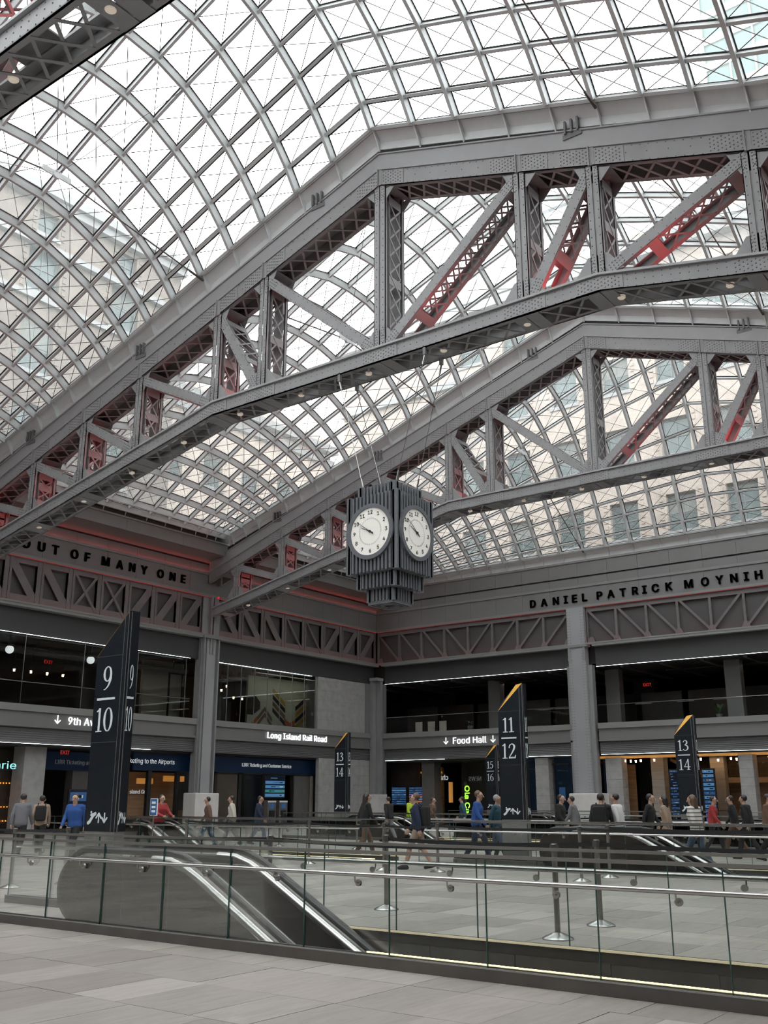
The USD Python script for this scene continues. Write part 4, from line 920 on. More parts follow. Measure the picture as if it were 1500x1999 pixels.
# ------------------------------------------------------------------ escalator wells: lining, escalator, glass railings
def railing(x0, yc, side, label, proto=None):
    """side -1: the near railing, +1: the far one. Local x from x0."""
    y = yc + side*.78
    if proto is not None: return copy(proto, (x0, y, 0), 0, label, None)
    t = thing('glass_railing', label, 'railing', (x0, y, 0)); j0, n = -1.87, 13
    MB().box((j0, -.05, 0), (j0+n*1.06, .05, .1)).build('curb', 'curb_metal', t); MB().box((j0, -.055, .1), (j0+n*1.06, -.04, .112)).box((j0, .04, .1), (j0+n*1.06, .055, .112)).build('curb_trim', 'steel_edge', t)
    for k in range(n):
        a, b = j0+k*1.06+.006, j0+(k+1)*1.06-.006
        p_ = MB().box((a, -.009, .1), (b, .009, 1.01)).build('glass_pane', 'rail_glass', t)
        MB().box((a-.004, -.0095, .1), (a+.002, .0095, 1.01)).build('pane_edge', 'glass_edge', p_)
        c = (a+b)/2 + .18; s_ = side
        m = MB().lathe([(0, -.012), (.032, -.012), (.032, .012), (0, .012)], (c, s_*.02, .735), 14, 'y'); m.tube([(c, s_*.02, .735), (c, s_*.055, .735), (c, s_*.075, .75), (c, s_*.08, .8)], .008, 6); m.build('rail_bracket', 'stainless', t)
    MB().box((j0, -.02, 1.0), (j0+n*1.06, .02, 1.03)).build('cap_rail', 'stainless', t)
    MB().tube([(j0, side*.08, .816), (j0+n*1.06, side*.08, .816)], .021, 10).build('handrail', 'stainless', t, smooth=40)
    MB().box((6.3 if side < 0 else HX0+.4, min(-side*.058, -side*.075), .1), (HX1, max(-side*.058, -side*.075), .122)).build('light_strip', 'strip_warm' if side < 0 else 'strip_faint', t)
    return t
def escalator(x0, yc, label, proto=None):
    if proto is not None: return copy(proto, (x0, yc, 0), 0, label)
    t = thing('escalator', label, 'escalator', (x0, yc, 0))
    ang = np.linspace(-math.pi/2, -3*math.pi/2, 15)
    newel = [(1.74+.385*math.cos(a)*1.04, .45+.385*math.sin(a)) for a in ang]
    top = newel + [(2.4, .835), (3.25, .835), (3.5, .8), (3.75, .71), (4.0, .585)] + [(12.2, .585-.53*8.2)]
    panel = sg.Polygon(newel[2:] + top[len(newel):] + [(12.2, -5.6), (4.4, -.9), (3.95, -.35), (3.95, .0), (1.6, .0), (1.6, .09)])
    for s_ in (-1, 1):
        b = xform('balustrade', (0, s_*.52, 0), 0, t)
        for e in (-.13, .13):
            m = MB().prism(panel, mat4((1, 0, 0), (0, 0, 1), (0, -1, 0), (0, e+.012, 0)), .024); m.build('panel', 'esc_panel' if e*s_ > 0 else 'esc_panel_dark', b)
        dk = MB(); P = top[len(newel)-3:]
        for (xa, za), (xb, zb_) in zip(P[:-1], P[1:]): dk.beam((xa, -.0, za-.015), (xb, 0, zb_-.015), .3, .03)
        dk.build('deck', 'brushed', b)
        for (q0, q1) in ((4.0, 12.2),):
            for e in (-.12, .12): MB().tube([(3.1, e, .84), (3.4, e, .825), (3.65, e, .755), (3.85, e, .665), (4.05, e, .565), (12.2, e, .585-.53*8.2)], .05, 10).build('deck_trim', 'stainless', b, smooth=50)
        hp = [(x, 0, z+.075 if i > 13 else z) for i, (x, z) in enumerate(top)]
        path = [(1.74+.45*math.cos(a), 0, .45+.46*math.sin(a)) for a in ang] + [(x, 0, z+.075) for x, z in top[len(newel):]]
        MB().tube(path, .042, 8).build('handrail', 'rubber', b, smooth=60)
        for xj in (2.6, 3.4): MB().box((xj-.004, s_*.143-.002, .02), (xj+.004, s_*.143+.002, .8)).build('panel_joint', 'gasket', b)
    for k in range(28):
        x = 3.9+k*.3; z = min(-.0, -.53*(x-3.9)*1.0)
        if x > 12: break
        MB().box((x, -.38, z-.25), (x+.31, .38, z)).build('step', 'step_metal', t)
    MB().box((1.6, -.4, 0), (3.9, .4, .012)).build('comb_plate', 'step_metal', t)
    MB().prism(sg.Polygon([(4.0, -.4), (12.2, -4.7), (12.2, -5.8), (4.0, -1.5)]), mat4((1, 0, 0), (0, 0, 1), (0, -1, 0), (0, .7, 0)), 1.4).build('truss_casing', 'esc_panel_dark', t)
    return t
def lining(x0, yc, label, proto=None):
    if proto is not None: return copy(proto, (x0, yc, 0), 0, label)
    t = thing('well_lining', label, 'lining', (x0, yc, 0))
    for s_ in (-1, 1):
        for k in range(8):
            a = HX0 + k*(HX1-HX0)/8; b = a+(HX1-HX0)/8-.008
            MB().box((a, s_*HY-.02+.012*s_, -.95), (b, s_*HY+.02+.012*s_, -.004)).build('panel', 'brushed', t)
        MB().box((HX0, s_*(HY-.02)-.01, -1.0), (HX1, s_*(HY-.02)+.01, -.97)).build('trim', 'steel_edge', t)
        MB().box((HX0, s_*HY-.03, -6), (HX1, s_*HY+.03, -1.0)).build('lower_wall', 'room_dark', t)
    MB().box((HX1-.03, -HY, -2.2), (HX1+.03, HY, -.004)).build('end_panel', 'brushed', t)
    MB().box((HX0-3, -HY-.6, -6.1), (HX1+3, HY+.6, -6)).build('platform', 'room_mid', t)
    return t
pr = {}
wl_names = ['in the foreground', 'beside the 11/12 sign', 'beside the rightmost 13/14 sign', 'near the back wall at the far right', 'left of the 9/10 sign', 'behind the 9/10 sign', 'beside the slim 13/14 sign', 'before the back wall at the 15/16 sign']
for (x0, yc), nm in zip(WELLS, wl_names):
    if (x0, yc) == (13.85, -46.19): continue
    pr['n'] = pr.get('n') or railing(x0, yc, -1, 'glass railing with steel handrail, near side of the escalator well ' + nm)
    if yc != -46.19: railing(x0, yc, -1, 'glass railing, near side, escalator well ' + nm, pr['n'])
    if 'f' not in pr: pr['f'] = railing(x0, yc, 1, 'glass railing with steel handrail, far side of the escalator well ' + nm)
    else: railing(x0, yc, 1, 'glass railing, far side, escalator well ' + nm, pr['f'])
    if 'e' not in pr: pr['e'] = escalator(x0, yc, 'brushed metal escalator going down ' + nm)
    else: escalator(x0, yc, 'metal escalator going down ' + nm, pr['e'])
    if 'l' not in pr: pr['l'] = lining(x0, yc, 'brown metal lining of the escalator well ' + nm)
    else: lining(x0, yc, 'metal lining of the escalator well ' + nm, pr['l'])

t = thing('beacon', 'tiny red beacon at the left end of the smaller truss', 'light', (1.25, -16.35, 12.55)); MB().add(trimesh.creation.icosphere(2, .07)).build('lens', 'sign_red', t, smooth=True); MB().box((-.05, .04, -.05), (.05, .16, .05)).build('mount', 'steel_rivet', t)
# ------------------------------------------------------------------ queue posts and belts
def queue_post(x, y, label, proto=None):
    if proto is not None: return copy(proto, (x, y, 0), 0, label)
    t = thing('queue_post', label, 'post', (x, y, 0))
    MB().lathe([(0, 0), (.175, 0), (.178, .012), (.15, .03), (.06, .065), (.04, .075), (0, .075)], n=28).build('base', 'stainless', t, smooth=50)
    MB().lathe([(0, .07), (.032, .07), (.032, .93), (0, .93)], n=16).build('pole', 'brushed', t, smooth=50)
    MB().lathe([(0, .93), (.042, .93), (.042, 1.01), (.036, 1.02), (0, 1.02)], n=16).box((-.05, -.02, .94), (.05, .02, 1.0)).build('head', 'curb_metal', t)
    return t
def belt(a, b, label):
    a, b = np.array([*a, .965]), np.array([*b, .965]); mid = (a+b)/2 - (0, 0, .035)
    P = [a+(b-a)*u - np.array([0, 0, .16*u*(1-u)]) for u in np.linspace(.012, .988, 9)]
    m = MB()
    for p_, q in zip(P[:-1], P[1:]): m.beam(p_, q, .004, .05)
    o = UsdGeom.Xform.Define(stage, numbered('/World', 'queue_belt')); o.AddTranslateOp().Set(Gf.Vec3d(*map(float, mid)))
    tag(o, label, 'belt'); m.build('webbing', 'belt', o.GetPrim(), lambda v, f: (np.asarray(v)-mid, f))
QP = {'a': (36.3, -44.17), 'b': (36.15, -42.73), 'c': (32.88, -42.82), 'd': (39.6, -42.6), 'e': (25.3, -43.9), 'f': (25.29, -42.76), 'g': (31.6, -43.9), 'h': (29.12, -35.9), 'i': (32.83, -36.46), 'j': (32.84, -35.2), 'k': (24.95, -35.4), 'l': (27.91, -36.26), 'm': (36.6, -36.5), 'n': (40.0, -36.5), 'o': (22.0, -42.8), 'p': (20.6, -35.5), 'q': (36.7, -35.2), 'r': (24.0, -24.6), 's': (27.4, -24.6), 't': (31.0, -24.5), 'u': (21.0, -28.5), 'v': (17.6, -28.5)}
qn = {'a': 'nearest queue post, beside the glass seam right of the middle', 'b': 'queue post at the right end of the long belt, second nearest', 'c': 'queue post at the left end of the long belt in the foreground', 'd': 'queue post at the right picture edge holding the foreground belt', 'e': 'queue post at the left picture edge', 'f': 'queue post left of the near escalator newel', 'g': 'queue post behind the descending near escalator handrail',
      'h': 'queue post before the middle escalators, third from the right', 'i': 'queue post under the 11/12 sign, nearer of a pair', 'j': 'queue post under the 11/12 sign, farther of a pair', 'k': 'queue post behind the near escalator, left of the belt', 'l': 'queue post behind the near escalator, right of the belt'}
qm = dict(m='right of the 11/12 sign on the nearer belt', n='nearest the right edge in the second belt row', o='far left behind the 9/10 sign', p='left of the track sign at the corner wall', q='right of the 11/12 sign on the farther belt', r='left of three before the rightmost 13/14 sign', s='middle of three before the rightmost 13/14 sign', t='right of three before the rightmost 13/14 sign', u='right of two before the left wall column', v='left of two before the left wall column')
proto = None
for k, (x, y) in QP.items():
    lab = qn.get(k) or 'small queue post, ' + qm[k]
    o = queue_post(x, y, lab, proto); proto = proto or o
for a, b, lab in (('c', 'b', 'black queue belt between the two posts in the foreground'), ('b', 'd', 'black queue belt running out at the right edge'), ('g', 'a', 'black queue belt from behind the near escalator to the nearest post'), ('e', 'g', 'black queue belt passing behind the near escalator newel'), ('h', 'i', 'black queue belt left of the 11/12 sign base'), ('i', 'm', 'black queue belt right of the 11/12 sign base, nearer'), ('m', 'n', 'black queue belt in the second row at the right edge'),
                  ('j', 'q', 'black queue belt right of the 11/12 sign base, farther'), ('k', 'l', 'black queue belt behind the near escalator'), ('l', 'h', 'black queue belt between near escalator and the 11/12 sign'), ('p', 'k', 'black queue belt right of the 9/10 sign base'), ('o', 'f', 'black queue belt at the far left behind the near railing'), ('r', 's', 'distant black queue belt left before the rightmost 13/14 sign'), ('s', 't', 'distant black queue belt right before the rightmost 13/14 sign'), ('v', 'u', 'distant black queue belt before the left wall column')):
    belt(QP[a], QP[b], lab)
# small notice on a post
t = thing('notice_stand', 'small blue notice on a steel stand at the far left', 'notice', (20.5, -36.6, 0))
MB().lathe([(0, 0), (.15, 0), (.15, .02), (.03, .05), (.018, .06), (.018, 1.15), (0, 1.15)], n=16).build('stand', 'stainless', t); f_ = MB().box((-.14, -.012, 1.12), (.14, .012, 1.56)).build('board', 'print_white', t)
MB().box((-.125, -.016, 1.135), (.125, -.012, 1.545)).build('face', 'screen_blue', f_)
for z in (1.42, 1.31, 1.2): MB().box((-.07, -.02, z), (.08, -.016, z+.06)).build('line', 'print_white', f_)

# ------------------------------------------------------------------ what stands in the storeys behind the walls
def wallthing(name, label, cat, T, s, n, z, **kw):
    # things deeper in the rooms stand further along, where the oblique view through the opening finds them
    ds = 0.0 if n > -.6 else n*((54.98-s)/41.96 if T is LW else (41.96-s)/54.98)
    base, _ = T(np.array([[s+ds, n, z]], float), np.zeros((1, 3), int)); t = thing(name, label, cat, base[0], **kw)
    return t, (lambda v, f: (lambda r: (r[0]-base[0], r[1]))(T(np.asarray(v)+(ds, 0, 0), f)))
# --- balcony railings
def balcony(label, T, s0, s1, n=.0):
    t, L = wallthing('balcony_railing', label, 'railing', T, (s0+s1)/2, n, 5.88); k = int(round((s1-s0)/1.9)); st = (s1-s0)/k
    for i in range(k): lbox(MB(), s0+i*st+.008, s0+(i+1)*st-.008, n-.008, n+.008, 5.88, 6.92).build('glass_pane', 'rail_glass', t, L)
    lbox(MB(), s0, s1, n-.02, n+.02, 6.9, 6.94).build('handrail', 'stainless', t, L)
balcony('glass balcony railing above the food court lettering', FW, .75, 14.8); balcony('glass balcony railing right of the back column', FW, 16.5, 31.0); balcony('glass balcony railing at the far left upper storey', LW, 17, 30.7)
# --- upper left: shop behind glass with lamps, wall pieces
def glazing(label, T, s0, s1, z0, z1, n, step):
    t, L = wallthing('shop_window', label, 'window', T, (s0+s1)/2, n, z0); k = int(round((s1-s0)/step)); st = (s1-s0)/k
    for i in range(k):
        p_ = lbox(MB(), s0+i*st+.01, s0+(i+1)*st-.01, n-.008, n+.008, z0, z1).build('glass_pane', 'shop_glass', t, L)
    for i in range(k+1): lbox(MB(), s0+i*st-.012, s0+i*st+.012, n-.02, n+.02, z0, z1).build('glass_joint', 'steel_edge', t, L)
    return t
glazing('tall upper shop window with the coloured chevrons behind it', LW, 6.1, 15.1, 5.9, 9.18, -.18, 1.12)
glazing('wide upper shop window at the far left', LW, 17.0, 30.7, 5.9, 9.18, -.4, 3.4)
mural, L = wallthing('chevron_mural', 'pale wall painted with bold chevrons behind the upper window', 'mural', LW, 9, -1.8, 5.84)
lbox(MB(), 6.05, 12.6, -1.95, -1.8, 5.84, 9.0).build('wall', 'mural_pale', mural, L); lbox(MB(), 6.1, 7.3, -1.75, -1.65, 5.84, 9.2).build('side_wall', 'stone', mural, L); lbox(MB(), 6.6, 6.8, -1.65, -1.63, 6.9, 7.1).build('switch', 'print_white', mural, L)
def chev(name, pts, m):   # pts in (s, z), flat paint panels with a little thickness
    MB().prism(sg.Polygon(pts), mat4((1, 0, 0), (0, 0, 1), (0, 1, 0), (0, -1.8, 0)), .03).build(name, m, mural, L)
for k in range(4): chev('stripe', [(10.35, 8.35-.4*k), (9.2, 7.55-.4*k), (9.2, 7.3-.4*k), (10.35, 8.1-.4*k)], ('chev_gold', 'chev_dark', 'chev_brown', 'chev_dark')[k])
for k in range(4): chev('stripe', [(8.2, 7.35-.4*k), (7.2, 8.05-.4*k), (7.2, 7.8-.4*k), (8.2, 7.1-.4*k)], ('chev_dark', 'chev_gold', 'chev_dark', 'chev_gold')[k])
for k in range(2): chev('arrow', [(11.7, 6.5-.36*k), (11.05, 7.15-.36*k), (10.4, 6.5-.36*k), (10.4, 6.27-.36*k), (11.05, 6.92-.36*k), (11.7, 6.27-.36*k)], 'chev_brown')
chev('arrow', [(12.4, 5.9), (11.7, 6.55), (11.7, 6.3), (12.1, 5.9)], 'chev_orange')
for k in range(3): chev('flag', [(9.2, 6.55-.3*k), (8.75, 6.3-.3*k), (8.25, 6.5-.3*k), (8.25, 6.25-.3*k), (8.75, 6.05-.3*k), (9.2, 6.3-.3*k)], ('chev_orange', 'chev_brown', 'chev_orange')[k])
chev('panel', [(12.6, 7.6), (11.9, 7.75), (11.5, 7.4), (11.5, 7.0), (12.1, 6.6), (12.6, 6.6)], 'chev_dark')
def wash(name, label, c, w, d, power, col):  # fill lights added to brighten rooms that came out too dark
    o = xform(name, c); tag(o, label, 'light'); MB().box((-w/2, -d/2, 0), (w/2, d/2, .06)).build('housing', 'room_dark', o)
    l = UsdLux.RectLight.Define(stage, str(o.GetPath())+'/lamp'); l.CreateWidthAttr(w*.9); l.CreateHeightAttr(d*.9); l.CreateIntensityAttr(power); l.CreateColorAttr(Gf.Vec3f(*col)); l.AddTranslateOp().Set(Gf.Vec3d(0, 0, -.02))
wash('fill_light', 'added fill light brightening the chevron wall', (-1.0, -8.0, 9.1), .3, 6, 3.0, (1, .93, .8))
wash('fill_light', 'added fill light in the far left upper shop', (-3.4, -23.5, 9.1), .3, 9, 1.6, (1, .8, .6))
wash('fill_light', 'added fill light over the upper balcony right of the back column', (24, 3.5, 9.05), 9, .3, 1.6, (1, .85, .7))
wash('fill_light', 'added fill light over the upper balcony above the food court', (7, 3.5, 9.05), 9, .3, .9, (1, .85, .7))
wash('fill_light', 'added warm fill light in the side hall at the right', (22, 3.2, 3.95), 6, .3, 5.0, (1, .6, .3))
wash('fill_light', 'added fill light inside the ticket office', (-2.6, -10.5, 3.85), .3, 6, 1.5, (.9, .95, 1))
t, L = wallthing('partition', 'beige partition with a glass door in the upper shop right of the 9/10 sign', 'wall', LW, 19.2, -2.5, 5.84)
lbox(MB(), 17.4, 20.4, -2.7, -2.5, 5.84, 9.2).build('wall', 'room_beige', t, L); lbox(MB(), 17.5, 17.56, -2.5, -2.4, 5.84, 8.6).build('door_frame', 'ink', t, L); lbox(MB(), 18.5, 18.56, -2.5, -2.4, 5.84, 8.6).build('door_frame', 'ink', t, L); lbox(MB(), 17.5, 18.56, -2.5, -2.4, 8.55, 8.62).build('door_head', 'ink', t, L)
# ceiling pipes and track lights in the upper left rooms
for s0, s1, zz, n_, lab in ((7, 15, 8.75, -2.2, 'exposed ceiling pipe behind the chevron window'), (17, 30.5, 8.7, -2.0, 'exposed ceiling pipe in the far left upper shop, nearer'), (17, 30.5, 8.9, -3.6, 'exposed ceiling pipe in the far left upper shop, farther')):
    t, L = wallthing('ceiling_pipe', lab, 'pipe', LW, (s0+s1)/2, n_, zz); MB().tube([(s0, n_, zz), (s1, n_, zz)], .13, 10).build('pipe', 'room_mid', t, L)
    for q in np.arange(s0+1, s1, 3): MB().box((q-.015, n_-.015, zz+.1), (q+.015, n_+.015, 9.3)).build('hanger', 'room_dark', t, L)
ORD = ['first', 'second', 'third', 'fourth', 'fifth', 'sixth', 'seventh', 'eighth', 'ninth', 'tenth', 'eleventh', 'twelfth']
def spot(T, s, n, z, label, group=None, size=.05, m='lamp_warm'):
    t, L = wallthing('spotlight', label, 'light', T, s, n, z, group=group); MB().lathe([(0, 0), (size, 0), (size*1.2, .14), (0, .14)], (s, n, z), 10).build('lamp', m, t, L); MB().box((s-.012, n-.012, z+.14), (s+.012, n+.012, 9.3 if z > 6 else 4.05)).build('stem', 'room_dark', t, L)
for i, s in enumerate((28.0, 27.1, 26.2, 25.3, 22.1, 21.2, 20.3, 19.4)): spot(LW, s, -3.0, 7.85 if s < 23 else 7.75, 'small warm track light in the upper shop at the far left, ' + ORD[i] + ' from the left', 'track lights in the far left upper shop')
for i, (s, n_, z) in enumerate(((8.4, -3.2, 8.6), (10.2, -3.0, 8.3), (11.5, -2.6, 8.8), (12.4, -3.6, 8.2), (13.2, -2.6, 8.8), (13.6, -3.8, 7.7), (14.2, -3.4, 8.3), (14.6, -2.6, 7.9), (12.9, -3.2, 7.6))): spot(LW, s, n_, z, f'small warm spotlight over the chevron wall, {ORD[sorted((14.6, 14.2, 13.6, 13.2, 12.9, 12.4, 11.5, 10.2, 8.4), reverse=True).index(s)]} from the left', 'spotlights over the chevron wall')
for s in (23.75, 28.35):
    t, L = wallthing('globe_lamp', 'white globe lamp hanging in the far left upper shop, ' + ('beside the 9/10 sign' if s < 25 else 'at the picture edge'), 'lamp', LW, s, -.75, 8.2)
    MB().add(trimesh.creation.icosphere(3, .2), mat4((1, 0, 0), (0, 1, 0), (0, 0, 1), (s, -.75, 8.45))).build('globe', 'lamp_globe', t, L, smooth=True); MB().lathe([(0, 8.62), (.12, 8.6), (.2, 8.7), (.05, 8.75), (.02, 9.24), (0, 9.24)], (s, -.75, 0), 12).build('cap', 'ink', t, L)
def exit_sign(label, T, s, n, z, w=.5):
    t, L = wallthing('exit_sign', label, 'sign', T, s, n, z); lbox(MB(), s-w/2, s+w/2, n-.04, n, z, z+.26).build('box', 'room_dark', t, L)
    g = text('EXIT', .17, .01); b = g.bounds; v = g.vertices-(b[1][0]/2, 0, 0)
    if T is LW: v = v*(-1, 1, 1); v = np.stack([v[:, 0]+s, n+.005+v[:, 2], v[:, 1]+z+.045], 1)
    else: v = np.stack([v[:, 0]+s, n+.005+v[:, 2], v[:, 1]+z+.045], 1)
    MB().raw(v, g.faces).build('lettering', 'sign_red', t, L); lbox(MB(), s-.015, s+.015, n-.03, n-.01, z+.26, z+.6).build('hanger', 'room_dark', t, L)
exit_sign('red exit sign at the far left ground floor', LW, 24.8, -1.0, 3.68); exit_sign('red exit sign in the far left upper shop', LW, 26.2, -3.0, 8.3, .3); exit_sign('red exit sign in the food court entrance', FW, 9.0, -1.0, 3.55); exit_sign('red exit sign on the upper balcony right of the back column', FW, 19.6, -4.5, 8.3); exit_sign('red exit sign on the upper balcony behind the 11/12 sign', FW, 11.4, -4.5, 7.9)
# --- ground floor, left wall
def band_sign(label, s, place, zc, h, width, m, band):
    (T, s0, s1, n, z0, z1) = band
    t, L = wallthing('shop_sign', label, 'sign', T, (s0+s1)/2, n, z0); lbox(MB(), s0, s1, n-.12, n, z0, z1).build('band', 'navy_sign', t, L)
    g = text(s, h, .015); g = fit(g, width); v = g.vertices
    if T is LW: w = np.stack([place - v[:, 0], n+.002+v[:, 2], v[:, 1]+zc], 1)
    else: w = np.stack([place + v[:, 0], n+.002+v[:, 2], v[:, 1]+zc], 1)
    MB().raw(w, g.faces).build('lettering', m, t, L); return t
band_sign('navy sign band with white ticket office words right of the left column', 'LIRR Ticketing and Customer Service', 12.75, 3.45, .2, 4.3, 'sign_soft', (LW, 6.0, 15.0, -.8, 3.1, 3.95))
band_sign('navy sign band with white airport words behind the 9/10 sign', 'Ticketing to the Airports', 21.35, 3.42, .24, 3.55, 'sign_soft', (LW, 16.6, 20.6, -.8, 3.05, 3.95))
band_sign('reflection of the ticket office sign painted as a dim band left of the 9/10 sign', 'LIRR Ticketing and Customer Service', 25.4, 3.3, .2, 4.6, 'sign_dim', (LW, 20.8, 26.0, -2.2, 3.0, 3.9))  # reflected lettering built as a faint band of its own
t, L = wallthing('ticket_office', 'dark glazed ticket office front under the navy band', 'shop front', LW, 10.5, -.9, 0)
for s, w in ((14.9, .2), (12.95, .25), (11.0, .1), (8.3, .12), (6.1, .25)): lbox(MB(), s-w/2, s+w/2, -1.0, -.8, 0, 3.1).build('mullion', 'ink', t, L)
lbox(MB(), 6.1, 15, -1.0, -.8, 3.02, 3.1).build('transom', 'ink', t, L); lbox(MB(), 6.45, 6.65, -.9, -.78, 0, 3.02).build('jamb', 'tan_strip', t, L) if 'tan_strip' in M else lbox(MB(), 6.45, 6.65, -.9, -.78, 0, 3.02).build('jamb', 'stone_warm', t, L)
for a, b, m in ((13.1, 14.8, 'room_brown'), (11.05, 12.8, 'shop_glass'), (8.4, 10.95, 'shop_glass'), (6.7, 8.2, 'room_mid')): lbox(MB(), a, b, -.92, -.88, .05, 3.02).build('panel', m, t, L)
lbox(MB(), 6.2, 15, -4.2, -4.0, 0, 3.9).build('rear_wall', 'room_mid', t, L); lbox(MB(), 11.2, 12.2, -3.9, -3.6, 2.5, 2.8).build('warm_light_box', 'glowing_soffit', t, L)
def screen(label, T, s0, s1, n, z0, z1, rows, seed, cols=None, name='information_screen', cat='screen'):
    t, L = wallthing(name, label, cat, T, (s0+s1)/2, n, z0); lbox(MB(), s0-.05, s1+.05, n-.1, n, z0-.05, z1+.05).build('frame', 'ink', t, L); lbox(MB(), s0, s1, n, n+.006, z0, z1).build('display', 'screen_dark', t, L)
    r = random.Random(seed); h = (z1-z0)/rows; cols = cols or ['screen_row', 'screen_blue', 'screen_blue']
    for i in range(rows):
        zz = z0+i*h; lbox(MB(), s0+.02, s1-.02, n+.006, n+.01, zz+h*.15, zz+h*.85).build('row', r.choice(cols), t, L)
        for q in range(3):
            a = s0 + .05 + r.random()*(s1-s0)*.5; lbox(MB(), a, a+(s1-s0)*(.1+.25*r.random()), n+.01, n+.013, zz+h*.4, zz+h*.62).build('text_line', r.choice(['print_white', 'screen_row', 'screen_dark']), t, L)
    return t
screen('lit information screen inside the ticket office front', LW, 9.0, 10.75, -.72, 1.7, 2.95, 5, 2, ['screen_row', 'screen_teal', 'screen_dark', 'screen_dark'])
for s, lab in ((10.3, 'ticket machine under the lit screen, left one'), (9.3, 'ticket machine under the lit screen, right one')):
    t, L = wallthing('ticket_machine', lab, 'ticket machine', LW, s, -.65, 0); lbox(MB(), s-.36, s+.36, -.8, -.45, 0, 1.55).build('cabinet', 'room_mid', t, L); lbox(MB(), s-.2, s+.2, -.45, -.44, 1.05, 1.35).build('display', 'screen_blue', t, L); lbox(MB(), s-.25, s+.25, -.45, -.42, .6, .95).build('keypad', 'ink', t, L); lbox(MB(), s-.36, s+.36, -.46, -.44, 1.42, 1.5).build('header', 'print_white', t, L)
t, L = wallthing('stone_pier', 'grey stone pier at the far left ground floor', 'pier', LW, 26.6, -1.2, 0); lbox(MB(), 26.0, 27.2, -1.8, -.9, 0, 4.0).build('pier', 'stone', t, L); lbox(MB(), 25.95, 27.25, -1.85, -.85, 0, .15).build('plinth', 'room_mid', t, L)
t, L = wallthing('diner', 'dark shop front with warm lights behind the 9/10 sign', 'shop front', LW, 18.6, -2, 0)
lbox(MB(), 16.6, 20.6, -3.3, -3.2, 0, 3.05).build('rear_wall', 'wood_warm', t, L); lbox(MB(), 16.8, 18.2, -2.4, -2.2, 2.55, 2.85).build('warm_header', 'glowing_soffit', t, L); lbox(MB(), 18.9, 19.9, -2.6, -2.4, 2.4, 2.7).build('warm_header', 'glowing_soffit', t, L)
for s in (16.7, 18.5, 20.5): lbox(MB(), s-.12, s+.12, -1.0, -.8, 0, 3.1).build('mullion', 'ink', t, L)
lbox(MB(), 16.9, 18.0, -2.0, -1.5, 0, 1.0).build('counter', 'wood_warm', t, L)
def loose_sign(label, s, T, s0, n, z, h, width, m, mirror=False, vertical=False, bold=False):
    t, L = wallthing('glowing_sign', label, 'sign', T, s0, n, z); g = text(s, h, .02, bold); g = fit(g, width); v = g.vertices.copy()
    if mirror: v[:, 0] = width - v[:, 0]
    if vertical: v = np.stack([v[:, 1], width - v[:, 0], v[:, 2]], 1)
    sx = -1 if T is LW else 1
    MB().raw(np.stack([s0+sx*v[:, 0], n+v[:, 2], z+v[:, 1]], 1), g.faces).build('lettering', m, t, L)
    b = MB(); b.box((s0-.02, n-.03, z-.03), (s0+.02, n-.01, z-.01)); lbox(b, min(s0, s0+sx*(width if not vertical else h)), max(s0, s0+sx*(width if not vertical else h)), n-.05, n-.03, z-.05, z-.03); b.build('rail', 'room_dark', t, L)
loose_sign('small white shop name glowing behind the 9/10 sign', 'sland Grill', LW, 20.7, -2.3, 1.88, .2, 1.3, 'sign_soft')
loose_sign('cyan glowing script at the far left edge', 'arie', LW, 28.5, -1.2, 2.95, .34, 1.15, 'sign_cyan')
t, L = wallthing('glowing_sign', 'orange glowing capsule shaped sign at the far left edge', 'sign', LW, 28.9, -2.0, 1.8); MB().prism(sg.LineString([(28.2, 1.9), (29.4, 1.9)]).buffer(.11), mat4((1, 0, 0), (0, 0, 1), (0, 1, 0), (0, -2.0, 0)), .03).build('panel', 'sign_orange', t, L)
for q in range(4): MB().prism(sg.Point(28.3+q*.3, 1.9).buffer(.05), mat4((1, 0, 0), (0, 0, 1), (0, 1, 0), (0, -1.97, 0)), .01).build('disc', 'lamp_soft', t, L)
t, L = wallthing('warm_shop', 'dark shop with rows of tiny orange lights at the far left edge', 'shop front', LW, 28.8, -2.4, 0); lbox(MB(), 27.3, 30.6, -2.6, -2.5, 0, 3.9).build('rear_wall', 'room_brown', t, L)
for z in (2.3, 1.2, .55):
    for q in range(14): lbox(MB(), 27.5+q*.16, 27.55+q*.16, -2.5, -2.46, z, z+.05).build('bulb', 'sign_orange', t, L)
screen('blue lit kiosk left of the 9/10 sign', LW, 22.9, 24.1, -.3, .2, 2.0, 3, 5, ['screen_blue', 'screen_dark'], 'kiosk', 'kiosk')
t, L = wallthing('stone_pier', 'pale grey pier between dark openings left of the 9/10 sign', 'pier', LW, 24.0, -2.5, 0); lbox(MB(), 23.4, 24.4, -2.9, -2.3, 0, 3.0).build('pier', 'room_mid', t, L); lbox(MB(), 23.35, 24.45, -2.95, -2.25, 0, .12).build('plinth', 'room_dark', t, L)
